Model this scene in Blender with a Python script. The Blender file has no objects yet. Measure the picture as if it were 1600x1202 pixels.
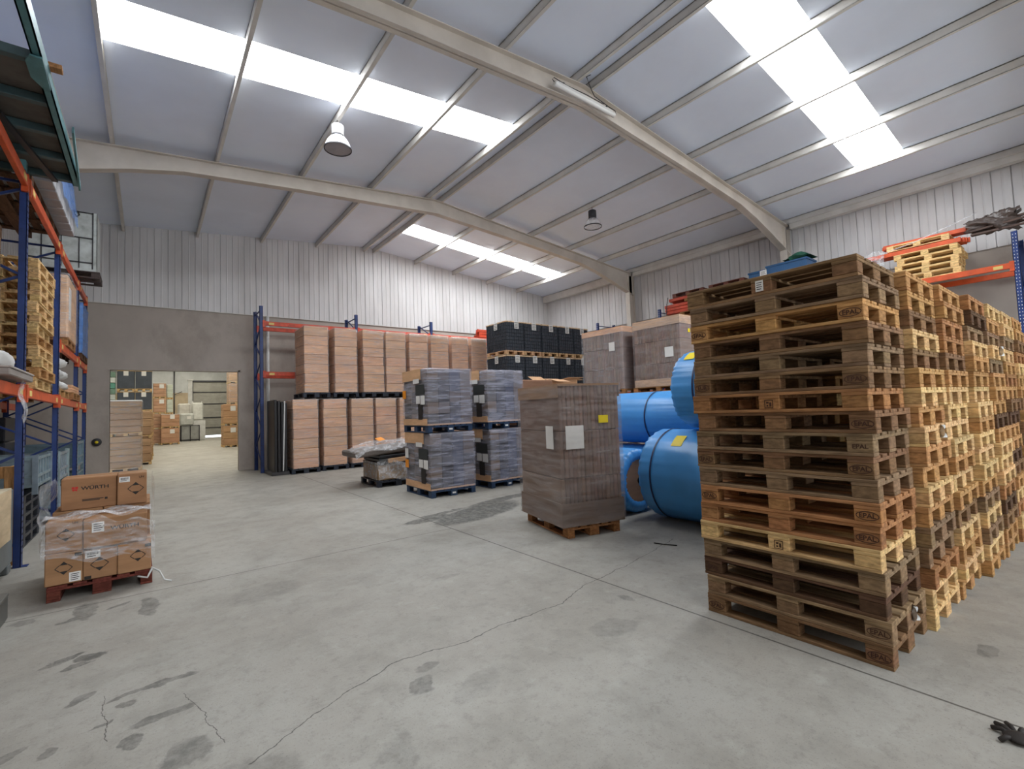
import bpy, math, random
from mathutils import Vector, Matrix
R = math.radians
rnd = random.Random(7)
SC = bpy.context.scene
COL = SC.collection

# ------------------------------------------------------------------ camera
F_PX, PITCH, YAW, ROLL, CAM_H = 734.5148, 0.052621, 0.659552, -0.036409, 1.67631
cam = bpy.data.cameras.new('camera')
cam.sensor_fit = 'HORIZONTAL'
cam.sensor_width = 36.0
cam.lens = F_PX / 1600.0 * 36.0
cam.clip_start = 0.05
cam.clip_end = 300
cam_o = bpy.data.objects.new('camera', cam)
COL.objects.link(cam_o)
_f = Vector((math.sin(YAW), math.cos(YAW), 0)); _r = Vector((math.cos(YAW), -math.sin(YAW), 0)); _u = Vector((0, 0, 1))
_f2 = _f * math.cos(PITCH) + _u * math.sin(PITCH); _u2 = _u * math.cos(PITCH) - _f * math.sin(PITCH)
_r3 = _r * math.cos(ROLL) + _u2 * math.sin(ROLL); _u3 = _u2 * math.cos(ROLL) - _r * math.sin(ROLL)
cam_o.matrix_world = Matrix(((_r3.x, _u3.x, -_f2.x, 0), (_r3.y, _u3.y, -_f2.y, 0), (_r3.z, _u3.z, -_f2.z, CAM_H), (0, 0, 0, 1)))
SC.camera = cam_o

# ------------------------------------------------------------------ world, exposure, daylight strengths
world = bpy.data.worlds.new('world'); SC.world = world
world.use_nodes = True
world.node_tree.nodes['Background'].inputs[0].default_value = (0.86, 0.93, 1.0, 1)
world.node_tree.nodes['Background'].inputs[1].default_value = 3.0
SC.view_settings.view_transform = 'Standard'
SC.view_settings.look = 'None'
SC.view_settings.gamma = 1.0
SC.view_settings.use_curve_mapping = False
SC.view_settings.exposure = 0.42
SKY_GAIN = 15.0        # daylight through the translucent roof panels
HALL_GAIN = 5.2      # the roof panels of the neighbouring hall

# ------------------------------------------------------------------ materials
MATS = {}
class NT:
    def __init__(s, name):
        s.m = bpy.data.materials.new(name); s.m.use_nodes = True
        s.t = s.m.node_tree; s.t.nodes.clear()
        s.out = s.t.nodes.new('ShaderNodeOutputMaterial')
    def n(s, kind, **kw):
        nd = s.t.nodes.new('ShaderNode' + kind)
        for k, v in kw.items(): setattr(nd, k, v)
        return nd
    def l(s, a, b): s.t.links.new(a, b)
    def math(s, op, a, b=None, clamp=False):
        nd = s.n('Math', operation=op, use_clamp=clamp)
        for i, x in enumerate((a, b)):
            if x is None: continue
            if isinstance(x, (int, float)): nd.inputs[i].default_value = x
            else: s.l(x, nd.inputs[i])
        return nd.outputs[0]
    def vec(s, op, a, b=None):
        nd = s.n('VectorMath', operation=op)
        for i, x in enumerate((a, b)):
            if x is None: continue
            if isinstance(x, (tuple, list, Vector)): nd.inputs[i].default_value = x
            else: s.l(x, nd.inputs[i])
        return nd
    def mix(s, fac, a, b, blend='MIX'):
        nd = s.n('MixRGB', blend_type=blend)
        for i, x in enumerate((fac, a, b)):
            if isinstance(x, (int, float)): nd.inputs[i].default_value = x
            elif isinstance(x, (tuple, list)): nd.inputs[i].default_value = (x[0], x[1], x[2], 1)
            else: s.l(x, nd.inputs[i])
        return nd.outputs[0]
    def noise(s, vecsock, scale, detail=4, rough=0.6):
        nd = s.n('TexNoise'); nd.inputs['Scale'].default_value = scale
        nd.inputs['Detail'].default_value = detail; nd.inputs['Roughness'].default_value = rough
        if vecsock is not None: s.l(vecsock, nd.inputs['Vector'])
        return nd.outputs['Fac']
    def ramp(s, x, lo, hi):
        nd = s.n('MapRange'); nd.interpolation_type = 'SMOOTHSTEP'
        s.l(x, nd.inputs[0]); nd.inputs[1].default_value = lo; nd.inputs[2].default_value = hi
        return nd.outputs[0]

def srgb(r, g, b):
    f = lambda c: (c/255/12.92) if c/255 <= .04045 else ((c/255+.055)/1.055)**2.4
    return (f(r), f(g), f(b))

def mat(name, col, rough=.6, metal=0., scale=4., amt=.25, stretch=(1, 1, 1), bump=.0, objcol=False, world=False, dirt=None, spec=.5):
    if name in MATS: return MATS[name]
    s = NT(name)
    p = s.n('BsdfPrincipled'); s.l(p.outputs[0], s.out.inputs[0])
    p.inputs['Roughness'].default_value = rough; p.inputs['Metallic'].default_value = metal
    p.inputs['Specular IOR Level'].default_value = spec
    tc = s.n('TexCoord'); oi = s.n('ObjectInfo')
    off = s.math('MULTIPLY', oi.outputs['Random'], 37.0)
    mp = s.n('Mapping'); mp.inputs['Scale'].default_value = stretch
    src = tc.outputs['Object']
    if world:
        src = s.n('NewGeometry').outputs['Position']
    s.l(src, mp.inputs['Vector'])
    cm = s.n('CombineXYZ')
    if not world:
        for i in range(3): s.l(off, cm.inputs[i])
    v = s.vec('ADD', mp.outputs[0], cm.outputs[0]).outputs[0]
    nz = s.noise(v, scale)
    base = col
    if objcol:
        base = oi.outputs['Color']
        base = s.mix(1.0, base, tuple(col), 'MULTIPLY')
    dark = s.mix(1.0, base, (1-amt*1.4, 1-amt*1.5, 1-amt*1.6), 'MULTIPLY')
    lite = s.mix(1.0, base, (1+amt*.9, 1+amt*.9, 1+amt*.9), 'MULTIPLY')
    c = s.mix(s.ramp(nz, .3, .7), dark, lite)
    if dirt:
        n2 = s.noise(v, dirt[1], 6, .7)
        c = s.mix(s.math('MULTIPLY', s.ramp(n2, dirt[2], dirt[2]+.18), dirt[3]), c, dirt[0])
    s.l(c, p.inputs['Base Color'])
    if bump:
        b = s.n('Bump'); b.inputs['Strength'].default_value = bump; b.inputs['Distance'].default_value = .02
        s.l(nz, b.inputs['Height']); s.l(b.outputs[0], p.inputs['Normal'])
    MATS[name] = s.m
    return s.m

def film_mat(name, tint=(.8, .82, .86), lo=.05, hi=.4, stretch=(2, 2, 14), rough=.18, scale=2.2):
    if name in MATS: return MATS[name]
    s = NT(name)
    tr = s.n('BsdfTransparent'); p = s.n('BsdfPrincipled'); mx = s.n('MixShader')
    p.inputs['Base Color'].default_value = (*tint, 1); p.inputs['Roughness'].default_value = rough
    tc = s.n('TexCoord'); mp = s.n('Mapping'); mp.inputs['Scale'].default_value = stretch
    oi = s.n('ObjectInfo'); s.l(tc.outputs['Object'], mp.inputs['Vector'])
    v = s.vec('ADD', mp.outputs[0]); s.l(s.math('MULTIPLY', oi.outputs['Random'], 31.), v.inputs[1])
    nz = s.noise(v.outputs[0], scale, 5, .65)
    fac = s.n('MapRange'); s.l(nz, fac.inputs[0])
    for i, x in enumerate((.35, .75, lo, hi)): fac.inputs[i+1].default_value = x
    s.l(fac.outputs[0], mx.inputs[0]); s.l(tr.outputs[0], mx.inputs[1]); s.l(p.outputs[0], mx.inputs[2])
    b = s.n('Bump'); b.inputs['Strength'].default_value = .6; b.inputs['Distance'].default_value = .03
    s.l(nz, b.inputs['Height']); s.l(b.outputs[0], p.inputs['Normal'])
    s.l(mx.outputs[0], s.out.inputs[0])
    MATS[name] = s.m
    return s.m

def emit_mat(name, col, strength):
    if name in MATS: return MATS[name]
    s = NT(name); e = s.n('Emission'); e.inputs[0].default_value = (*col, 1); e.inputs[1].default_value = strength
    s.l(e.outputs[0], s.out.inputs[0]); MATS[name] = s.m
    return s.m

def floor_mat():
    s = NT('stained_concrete')
    p = s.n('BsdfPrincipled'); s.l(p.outputs[0], s.out.inputs[0])
    pos = s.n('NewGeometry').outputs['Position']
    mp = s.n('Mapping'); mp.inputs['Scale'].default_value = (1, 1, 0); s.l(pos, mp.inputs[0]); P = mp.outputs[0]
    big = s.noise(P, .45, 5, .6); mid = s.noise(P, 2.2, 6, .65); fine = s.noise(P, 38, 3, .6)
    c = s.mix(s.ramp(big, .35, .65), srgb(154, 149, 140), srgb(166, 163, 155))
    c = s.mix(s.math('MULTIPLY', s.ramp(mid, .42, .72), .45), c, srgb(128, 124, 115))
    c = s.mix(s.math('MULTIPLY', s.ramp(fine, .55, .75), .28), c, srgb(118, 114, 106))
    spk = s.noise(P, 11, 6, .75); c = s.mix(s.math('MULTIPLY', s.ramp(spk, .5, .68), .35), c, srgb(118, 114, 106))
    pale = s.noise(P, 5.2, 6, .7); c = s.mix(s.math('MULTIPLY', s.ramp(pale, .54, .72), .4), c, srgb(176, 174, 166))
    vf = s.noise(P, 90, 2, .6); c = s.mix(s.math('MULTIPLY', s.ramp(vf, .6, .72), .45), c, srgb(96, 92, 86))
    # streaks of tyre wear running along the hall
    mp2 = s.n('Mapping'); mp2.inputs['Scale'].default_value = (1.6, .22, 0); s.l(pos, mp2.inputs[0])
    c = s.mix(s.math('MULTIPLY', s.ramp(s.noise(mp2.outputs[0], 1.5, 5, .7), .5, .75), .16), c, srgb(120, 118, 112))
    # warp for hand-laid stains and cracks
    wn = s.n('TexNoise'); wn.inputs['Scale'].default_value = 3.2; wn.inputs['Detail'].default_value = 4; s.l(P, wn.inputs['Vector'])
    w1 = s.vec('SUBTRACT', wn.outputs['Color'], (.5, .5, .5)).outputs[0]
    wn2 = s.n('TexNoise'); wn2.inputs['Scale'].default_value = 13.; wn2.inputs['Detail'].default_value = 5; s.l(P, wn2.inputs['Vector'])
    w2 = s.vec('SUBTRACT', wn2.outputs['Color'], (.5, .5, .5)).outputs[0]
    def warped(k):
        sc = s.vec('MULTIPLY', w1, (k, k, 0)).outputs[0]
        return s.vec('ADD', P, sc).outputs[0]
    W = s.vec('ADD', warped(.16), s.vec('MULTIPLY', w2, (.09, .09, 0)).outputs[0]).outputs[0]
    tot = None
    for (x, y, rx, ry, ang, k) in STAINS:
        q = s.n('Mapping', vector_type='TEXTURE'); q.inputs['Location'].default_value = (x, y, 0)
        q.inputs['Rotation'].default_value = (0, 0, R(ang)); q.inputs['Scale'].default_value = (rx, ry, 1)
        s.l(W, q.inputs[0])
        d = s.vec('LENGTH', q.outputs[0]).outputs['Value']
        m = s.math('MULTIPLY', s.ramp(d, 1.1, .85), k)
        tot = m if tot is None else s.math('MAXIMUM', tot, m)
    c = s.mix(s.math('MULTIPLY', tot, s.math('ADD', s.math('MULTIPLY', s.ramp(spk, .35, .6), .5), .45)), c, srgb(70, 70, 66))
    Wc = s.vec('ADD', warped(.12), s.vec('MULTIPLY', w2, (.05, .05, 0)).outputs[0]).outputs[0]
    lines = None
    for (a, b, wid, warp) in CRACKS:
        src = Wc if warp else P
        A = Vector((*a, 0)); D = Vector((*b, 0)) - A; L = D.length; D.normalize()
        rel = s.vec('SUBTRACT', src, A).outputs[0]
        t = s.vec('DOT_PRODUCT', rel, D).outputs['Value']
        t = s.math('MINIMUM', s.math('MAXIMUM', t, 0.), L)
        sp = s.n('VectorMath', operation='SCALE'); sp.inputs[0].default_value = D; s.l(t, sp.inputs['Scale'])
        d = s.vec('LENGTH', s.vec('SUBTRACT', rel, sp.outputs[0]).outputs[0]).outputs['Value']
        m = s.ramp(d, wid, wid*.35)
        lines = m if lines is None else s.math('MAXIMUM', lines, m)
    c = s.mix(s.math('MULTIPLY', lines, .8), c, srgb(52, 48, 44))
    s.l(c, p.inputs['Base Color'])
    rg = s.n('MapRange'); s.l(mid, rg.inputs[0]); rg.inputs[3].default_value = .42; rg.inputs[4].default_value = .75
    s.l(rg.outputs[0], p.inputs['Roughness'])
    b = s.n('Bump'); b.inputs['Strength'].default_value = .15; b.inputs['Distance'].default_value = .01
    s.l(fine, b.inputs['Height']); s.l(b.outputs[0], p.inputs['Normal'])
    return s.m

STAINS = [(-.33, 4.68, .10, .07, 0, .85), (-.48, 4.74, .13, .035, 30, .8), (-.40, 4.57, .09, .035, 15, .8), (-.33, 4.01, .09, .035, 40, .7),
    (.03, 3.88, .24, .035, 3, .7), (.07, 3.46, .15, .05, 5, .65), (-.06, 3.31, .05, .07, 0, .75), (.17, 3.0, .10, .12, 0, .6), (-.43, 5.82, .09, .26, 0, .6),
    (.02, 5.55, .08, .27, 0, .6), (-.1, 3.76, .05, .03, 20, .7), (-.52, 5.65, .11, .05, 20, .7), (-.4, 3.49, .06, .03, 40, .6), (-.22, 3.59, .06, .02, 20, .7),
    (-.86, 5.85, .08, .07, 0, .45), (-.19, 5.77, .1, .03, 30, .6), (.9, 5.18, .35, .25, 10, .22), (1.34, 2.75, .11, .07, 20, .6), (1.46, 2.9, .07, .05, 0, .5), (2.8, 2.46, .22, .14, -20, .3),
    (4.35, 6.6, 1.0, .4, 18, .9), (3.5, 6.75, .45, .16, 10, .85), (3.9, 7.0, .5, .07, 8, .8), (5.2, 7.2, .8, .16, 12, .85), (3.31, 2.76, .05, .07, 0, .5), (-.57, 3.59, .1, .03, 40, .6),
    (2.39, 4.29, .16, .06, 0, .2), (4.3, .62, .12, .05, 0, .5), (4.9, .35, .25, .06, 10, .4), (.3, 2.6, .3, .15, 0, .3), (1.6, 2.5, .2, .1, 20, .18), (-.1, 2.75, .12, .05, 20, .6), (.9, 2.2, .3, .1, 50, .25)]
CRACKS = [((3.44, -9), (3.46, 17.8), .012, False), ((-3, 6.0), (3.44, 6.0), .009, False), ((3.44, 12.2), (16, 12.2), .009, False),
    ((.4, 2.7), (.95, 2.98), .005, True), ((.95, 2.98), (1.38, 3.12), .007, True), ((1.38, 3.12), (1.76, 3.02), .006, True), ((1.76, 3.02), (2.17, 3.06), .006, True), ((2.17, 3.06), (2.81, 3.05), .006, True),
    ((2.81, 3.05), (3.23, 3.2), .006, True), ((3.23, 3.2), (3.96, 3.28), .006, True), ((3.96, 3.28), (5.16, 3.5), .005, True),
    ((.18, 3.65), (.32, 2.97), .003, True), ((-.22, 3.95), (-.18, 3.4), .003, True)]

M_FLOOR = floor_mat()
M_CEIL = mat('ceiling_panel_grey', srgb(232, 240, 255), .5, 0, .6, .03, (1, 1, 1))
M_PURL = mat('purlin_cream', srgb(216, 212, 206), .5, 0, 2, .07)
M_FRAME = mat('frame_cream', srgb(206, 197, 186), .5, 0, 1.3, .08, world=True)
M_CLAD = mat('cladding_white', srgb(210, 208, 208), .45, 0, 1.1, .08, (1, 1, .3), world=True)
M_CONC = mat('concrete_wall', srgb(178, 168, 159), .85, 0, .9, .07, (1, 1, .7), world=True, dirt=(srgb(136, 126, 116), .7, .52, .35))
M_DARKGAP = mat('dark_gap', srgb(60, 56, 52), .8, 0, 3, .1)
M_BLUE = mat('rack_blue', srgb(35, 58, 116), .45, 0, 5, .15, dirt=(srgb(30, 36, 60), 9, .55, .4))
M_ORANGE = mat('rack_orange', srgb(208, 84, 38), .45, 0, 5, .12, dirt=(srgb(130, 60, 36), 8, .55, .4))
M_RED = mat('rack_red_oxide', srgb(204, 76, 48), .5, 0, 5, .16, dirt=(srgb(110, 42, 34), 7, .5, .4))
M_WOOD = mat('pallet_wood', (1, 1, 1), .8, 0, 3.0, .26, (9, 1.2, 9), .12, objcol=True, dirt=(srgb(52, 40, 30), 2.2, .56, .5), spec=.25)
M_WOODB = mat('pallet_block_wood', (.93, .9, .86), .8, 0, 4.0, .24, (4, 4, 12), .1, objcol=True, dirt=(srgb(56, 42, 30), 3.2, .58, .5), spec=.25)
M_CARD = mat('cardboard', (1, 1, 1), .75, 0, 1.6, .12, (1, 1, 5), .0, objcol=True, dirt=(srgb(120, 84, 58), 5, .6, .25), spec=.3)
M_PLAST = mat('plastic', (1, 1, 1), .42, 0, 3, .1, objcol=True, spec=.5)
M_STEEL = mat('painted_steel', (1, 1, 1), .5, .1, 4, .16, objcol=True, dirt=(srgb(70, 66, 62), 6, .56, .4))
M_PAPER = mat('paper_label', srgb(226, 224, 220), .6, 0, 3, .04)
M_YELLOW = mat('yellow_label', srgb(236, 210, 40), .5, 0, 3, .05)
M_TAG = mat('orange_tag', srgb(245, 150, 25), .5, 0, 3, .05)
M_INK = mat('black_ink', srgb(38, 32, 28), .7, 0, 3, .05)
M_BRAND = mat('burnt_brand', srgb(66, 38, 22), .8, 0, 3, .1)
M_REDINK = mat('red_ink', srgb(190, 38, 30), .6, 0, 3, .05)
M_ROLL = mat('blue_film_cover', srgb(74, 150, 216), .36, 0, 3, .04, (1, 1, 1), .06, spec=.5)
M_STRAP = mat('navy_strap', srgb(24, 36, 78), .5, 0, 3, .05)
M_WHITEP = mat('white_plastic', srgb(214, 214, 212), .45, 0, 3, .08)
M_DARK = mat('dark_metal', srgb(50, 50, 54), .5, .2, 4, .1)
M_CRATE = mat('black_crate', srgb(60, 66, 74), .38, 0, 3, .12, dirt=(srgb(84, 88, 94), 4, .6, .3))
M_FILM = film_mat('stretch_film', lo=.04, hi=.42, stretch=(1.2, 1.2, 16))
M_FILMD = film_mat('stretch_film_dense', (.68, .68, .80), .05, .60, (.7, .7, 7), .13)
M_FILMB = film_mat('brown_film', (.55, .5, .49), .06, .5, (.8, .8, 7), .13)
M_FILMC = film_mat('crumpled_film', (.88, .88, .9), .1, .6, (5, 5, 6), .12, 2.5)
M_BLUEFILM = film_mat('blue_stretch_film', (.12, .3, .75), .45, .85, (2, 2, 5), .15)
M_SKY = emit_mat('daylit_roof_panel', (.93, .97, 1.0), SKY_GAIN)
M_SKYH = emit_mat('daylit_hall_panel', (1.0, .94, .78), HALL_GAIN)
M_GLASS = film_mat('prismatic_acrylic', (.9, .9, .92), .25, .55, (14, 14, 14), .1, 4)
M_TUBE = mat('white_tube_cover', srgb(232, 230, 226), .3, 0, 3, .03)
M_HALLF = None

# ------------------------------------------------------------------ mesh builder
class MB:
    def __init__(s): s.v = []; s.f = []; s.mi = []; s.smooth = []
    def _add(s, vs, fs, m=0, sm=False):
        b = len(s.v); s.v += [tuple(x) for x in vs]
        for f in fs: s.f.append([b+i for i in f]); s.mi.append(m); s.smooth.append(sm)
        return s
    def box(s, x0, x1, y0, y1, z0, z1, m=0):
        vs = [(x0, y0, z0), (x1, y0, z0), (x1, y1, z0), (x0, y1, z0), (x0, y0, z1), (x1, y0, z1), (x1, y1, z1), (x0, y1, z1)]
        return s._add(vs, [(0, 3, 2, 1), (4, 5, 6, 7), (0, 1, 5, 4), (1, 2, 6, 5), (2, 3, 7, 6), (3, 0, 4, 7)], m)
    def cbox(s, x0, x1, y0, y1, z0, z1, c=.005, m=0):
        cx, cy, cz = (x0+x1)/2, (y0+y1)/2, (z0+z1)/2; hx, hy, hz = (x1-x0)/2, (y1-y0)/2, (z1-z0)/2
        c = min(c, hx*.45, hy*.45, hz*.45)
        idx = {}; vs = []
        for sx in (-1, 1):
            for sy in (-1, 1):
                for sz in (-1, 1):
                    for ax in range(3):
                        d = [hx-c, hy-c, hz-c]; d[ax] = (hx, hy, hz)[ax]
                        idx[(sx, sy, sz, ax)] = len(vs); vs.append((cx+sx*d[0], cy+sy*d[1], cz+sz*d[2]))
        I = lambda sx, sy, sz, a: idx[(sx, sy, sz, a)]
        fs = []
        for sg in (-1, 1):
            o = [(-1, -1), (1, -1), (1, 1), (-1, 1)]
            if sg < 0: o = o[::-1]
            fs.append([I(sg, a, b, 0) for a, b in o]); fs.append([I(a, b, sg, 2) for a, b in o]); fs.append([I(b, sg, a, 1) for a, b in o])
        for a in (-1, 1):
            for b in (-1, 1):
                q = [I(-1, a, b, 1), I(1, a, b, 1), I(1, a, b, 2), I(-1, a, b, 2)]; fs.append(q if a*b < 0 else q[::-1])
                q = [I(a, -1, b, 2), I(a, 1, b, 2), I(a, 1, b, 0), I(a, -1, b, 0)]; fs.append(q if a*b < 0 else q[::-1])
                q = [I(a, b, -1, 0), I(a, b, 1, 0), I(a, b, 1, 1), I(a, b, -1, 1)]; fs.append(q if a*b < 0 else q[::-1])
                for e in (-1, 1):
                    t = [I(a, b, e, 0), I(a, b, e, 1), I(a, b, e, 2)]; fs.append(t if a*b*e > 0 else t[::-1])
        return s._add(vs, fs, m)
    def bar(s, p, q, w, h, m=0, up=(0, 0, 1)):
        p, q, up = Vector(p), Vector(q), Vector(up); d = (q-p).normalized()
        if abs(d.dot(up)) > .98: up = Vector((0, 1, 0))
        sx = d.cross(up).normalized()*(w/2); sz = sx.cross(d).normalized()*(h/2)
        vs = [p-sx-sz, p+sx-sz, p+sx+sz, p-sx+sz, q-sx-sz, q+sx-sz, q+sx+sz, q-sx+sz]
        return s._add(vs, [(3, 2, 1, 0), (4, 5, 6, 7), (0, 1, 5, 4), (1, 2, 6, 5), (2, 3, 7, 6), (3, 0, 4, 7)], m)
    def tube(s, pts, r, n=8, m=0):
        pts = [Vector(p) for p in pts]; rings = []
        for i, p in enumerate(pts):
            d = (pts[min(i+1, len(pts)-1)]-pts[max(i-1, 0)]).normalized()
            a = d.cross(Vector((0, 0, 1)))
            if a.length < .05: a = d.cross(Vector((0, 1, 0)))
            a.normalize(); b = d.cross(a)
            rings.append([p+a*r*math.cos(2*math.pi*k/n)+b*r*math.sin(2*math.pi*k/n) for k in range(n)])
        vs = [v for rg in rings for v in rg]; fs = []
        for i in range(len(pts)-1):
            for k in range(n):
                k2 = (k+1) % n; fs.append((i*n+k, i*n+k2, (i+1)*n+k2, (i+1)*n+k))
        s._add(vs, fs, m, True)
        b = len(s.v)-len(vs)
        s.f.append([b+k for k in range(n)][::-1]); s.mi.append(m); s.smooth.append(False)
        s.f.append([b+(len(pts)-1)*n+k for k in range(n)]); s.mi.append(m); s.smooth.append(False)
        return s
    def lathe(s, prof, n=32, c=(0, 0, 0), axis='z', m=0, wob=None, sm=True):
        vs = []; fs = []
        for i, (r, z) in enumerate(prof):
            for k in range(n):
                a = 2*math.pi*k/n; rr = r+(wob(i, a) if wob else 0)
                x, y = rr*math.cos(a), rr*math.sin(a)
                if axis == 'z': vs.append((c[0]+x, c[1]+y, c[2]+z))
                elif axis == 'y': vs.append((c[0]+x, c[1]+z, c[2]+y))
                else: vs.append((c[0]+z, c[1]+x, c[2]+y))
        for i in range(len(prof)-1):
            for k in range(n):
                k2 = (k+1) % n; q = (i*n+k, i*n+k2, (i+1)*n+k2, (i+1)*n+k)
                fs.append(q if axis != 'y' else q[::-1])
        return s._add(vs, fs, m, sm)
    def grid(s, nx, ny, fn, m=0, sm=True):
        vs = [fn(i/nx, j/ny) for j in range(ny+1) for i in range(nx+1)]
        fs = [(j*(nx+1)+i, j*(nx+1)+i+1, (j+1)*(nx+1)+i+1, (j+1)*(nx+1)+i) for j in range(ny) for i in range(nx)]
        return s._add(vs, fs, m, sm)
    def prism(s, poly, axis, a, b, m=0):
        # poly: 2D points; axis 'y': (x,z) swept over y, 'x': (y,z) over x, 'z': (x,y) over z
        n = len(poly)
        def P(p, t): return {'y': (p[0], t, p[1]), 'x': (t, p[0], p[1]), 'z': (p[0], p[1], t)}[axis]
        vs = [P(p, a) for p in poly]+[P(p, b) for p in poly]
        fs = [tuple(range(n)), tuple(range(2*n-1, n-1, -1))]+[(i, n+i, n+(i+1) % n, (i+1) % n) for i in range(n)]
        return s._add(vs, fs, m)
    def mesh(s, name, *mats):
        me = bpy.data.meshes.new(name); me.from_pydata(s.v, [], s.f)
        for mt in mats: me.materials.append(mt)
        me.polygons.foreach_set('material_index', s.mi)
        me.polygons.foreach_set('use_smooth', s.smooth)
        me.update(); 
        return me

def ob(name, me, parent=None, loc=(0, 0, 0), rot=(0, 0, 0), color=None):
    o = bpy.data.objects.new(name, me); COL.objects.link(o)
    o.location = loc; o.rotation_euler = rot
    if parent is not None: o.parent = parent
    if color is not None: o.color = (*color[:3], 1)
    return o
def tag(o, label, cat, group=None):
    o['label'] = label; o['category'] = cat
    if group: o['group'] = group
    return o
def thing(name, label, cat, loc=(0, 0, 0), rz=0., group=None):
    o = bpy.data.objects.new(name, None); COL.objects.link(o)
    o.empty_display_size = .1; o.location = loc; o.rotation_euler = (0, 0, rz)
    return tag(o, label, cat, group)
def struct(name, me, loc=(0, 0, 0)):
    o = ob(name, me, None, loc); o['kind'] = 'structure'; return o
def plab(o, label): o['label'] = label; return o
ORD = ['', 'first', 'second', 'third', 'fourth', 'fifth', 'sixth', 'seventh', 'eighth', 'ninth', 'tenth', 'eleventh', 'twelfth', 'thirteenth', 'fourteenth', 'fifteenth', 'sixteenth', 'seventeenth', 'eighteenth']

_txt = {}
def text_mesh(body, size, m, ext=.0008, sx=1.0):
    key = (body, size, m.name, sx)
    if key in _txt: return _txt[key]
    cu = bpy.data.curves.new('lettering', 'FONT'); cu.body = body; cu.size = size; cu.extrude = ext; cu.align_x = 'CENTER'; cu.align_y = 'CENTER'; cu.offset = size*.022
    o = bpy.data.objects.new('lettering', cu); COL.objects.link(o)
    bpy.context.view_layer.update()
    me = bpy.data.meshes.new_from_object(o.evaluated_get(bpy.context.evaluated_depsgraph_get()))
    bpy.data.objects.remove(o); bpy.data.curves.remove(cu)
    for v in me.vertices: v.co.x *= sx
    me.materials.clear(); me.materials.append(m); me.name = 'lettering'
    _txt[key] = me
    return me
# local text plane XY -> faces -X (reads along -Y) / faces -Y (reads along +X)
ROT_NX = (R(90), 0, R(-90)); ROT_NY = (R(90), 0, 0); ROT_PX = (R(90), 0, R(90))

def sticker_mesh(w, h, kind='lines', m=None):
    b = MB(); b.box(-w/2, w/2, -h/2, h/2, -.001, .001)
    if kind == 'lines':
        for k in range(4):
            y = h*.3-k*h*.2; b.box(-w*.36, w*(.36-.1*(k % 2)), y-h*.035, y+h*.035, .001, .0016, 1)
    elif kind == 'bars':
        x = -w*.38
        while x < w*.36:
            ww = rnd.choice((.015, .03, .045))*w; b.box(x, x+ww, -h*.05, h*.36, .001, .0016, 1); x += ww+.03*w
        b.box(-w*.38, w*.2, -h*.3, -h*.2, .001, .0016, 1)
    return b.mesh('sticker', m or M_PAPER, M_INK)

# ================================================================== the setting
RIDGE, ZR, SL = 6.83, 8.25, .0945
XL, XR, YB, YF = -2.62, 16.28, -9.0, 17.8
def zc(x): return ZR-SL*abs(x-RIDGE)
struct('floor', MB().box(-8, 17, YB-.3, 55.6, -.2, 0).mesh('floor', M_FLOOR))

PURL = [-2.4, -.62, 1.21, 3.05, 4.86, 6.63, 7.04, 8.82, 10.65, 12.48, 14.25, 16.02]
SKY = [(-4.2, -3.2, 'L'), (8.15, 9.15, 'L'), (2.8, 3.78, 'R'), (14.6, 15.55, 'R'), (-8.2, -7.2, 'R')]
b = MB()
xs = [XL-.1]+PURL[1:6]+[RIDGE]+PURL[6:11]+[XR+.1]
ys = sorted({YB-.2, YF+.25, *[t for a in SKY for t in a[:2]]})
for i in range(len(xs)-1):
    for j in range(len(ys)-1):
        x0, x1, y0, y1 = xs[i], xs[i+1], ys[j], ys[j+1]
        side = 'L' if x1 <= RIDGE+.01 else 'R'
        hole = any(abs(a-y0) < .01 and sd == side for a, c_, sd in SKY) and x0 > -1 and x1 < 15 and abs(x1-x0) > .5
        if hole: continue
        for dz in (0, .07):
            q = [(x0, y0, zc(x0)+dz), (x1, y0, zc(x1)+dz), (x1, y1, zc(x1)+dz), (x0, y1, zc(x0)+dz)]
            b._add(q, [(0, 3, 2, 1) if dz == 0 else (0, 1, 2, 3)])
struct('ceiling', b.mesh('ceiling', M_CEIL))
k = 0
for y0, y1, sd in SKY:
    for i in range(len(xs)-1):
        x0, x1 = xs[i], xs[i+1]
        if x0 < -1 or x1 > 15 or abs(x1-x0) < .5: continue
        if ('L' if x1 <= RIDGE+.01 else 'R') != sd: continue
        k += 1
        m = MB()
        for t in range(12):   # ribbed translucent sheet
            a0, a1 = y0+(y1-y0)*t/12, y0+(y1-y0)*(t+1)/12
            m._add([(x0, a0, zc(x0)+.03), (x1, a0, zc(x1)+.03), (x1, (a0+a1)/2, zc(x1)+.05), (x0, (a0+a1)/2, zc(x0)+.05), (x1, a1, zc(x1)+.03), (x0, a1, zc(x0)+.03)], [(0, 3, 2, 1), (3, 5, 4, 2)])
        for e in (y0, y1):
            m._add([(x0, e, zc(x0)), (x1, e, zc(x1)), (x1, e, zc(x1)+.07), (x0, e, zc(x0)+.07)], [(0, 1, 2, 3)], 1)
        struct('window_%d' % k, m.mesh('roof_light', M_SKY, M_FRAME))
tn = 0
def trim(me):
    global tn
    tn += 1
    return struct('trim_%d' % tn, me)
for x in PURL:
    z = zc(x)
    # C-shaped purlin: web with two lips
    m = MB().box(x-.012, x+.012, YB, YF, z-.17, z-.002).box(x-.012, x+.05, YB, YF, z-.175, z-.16).box(x-.012, x+.05, YB, YF, z-.02, z-.004)
    trim(m.mesh('purlin', M_PURL))
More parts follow.
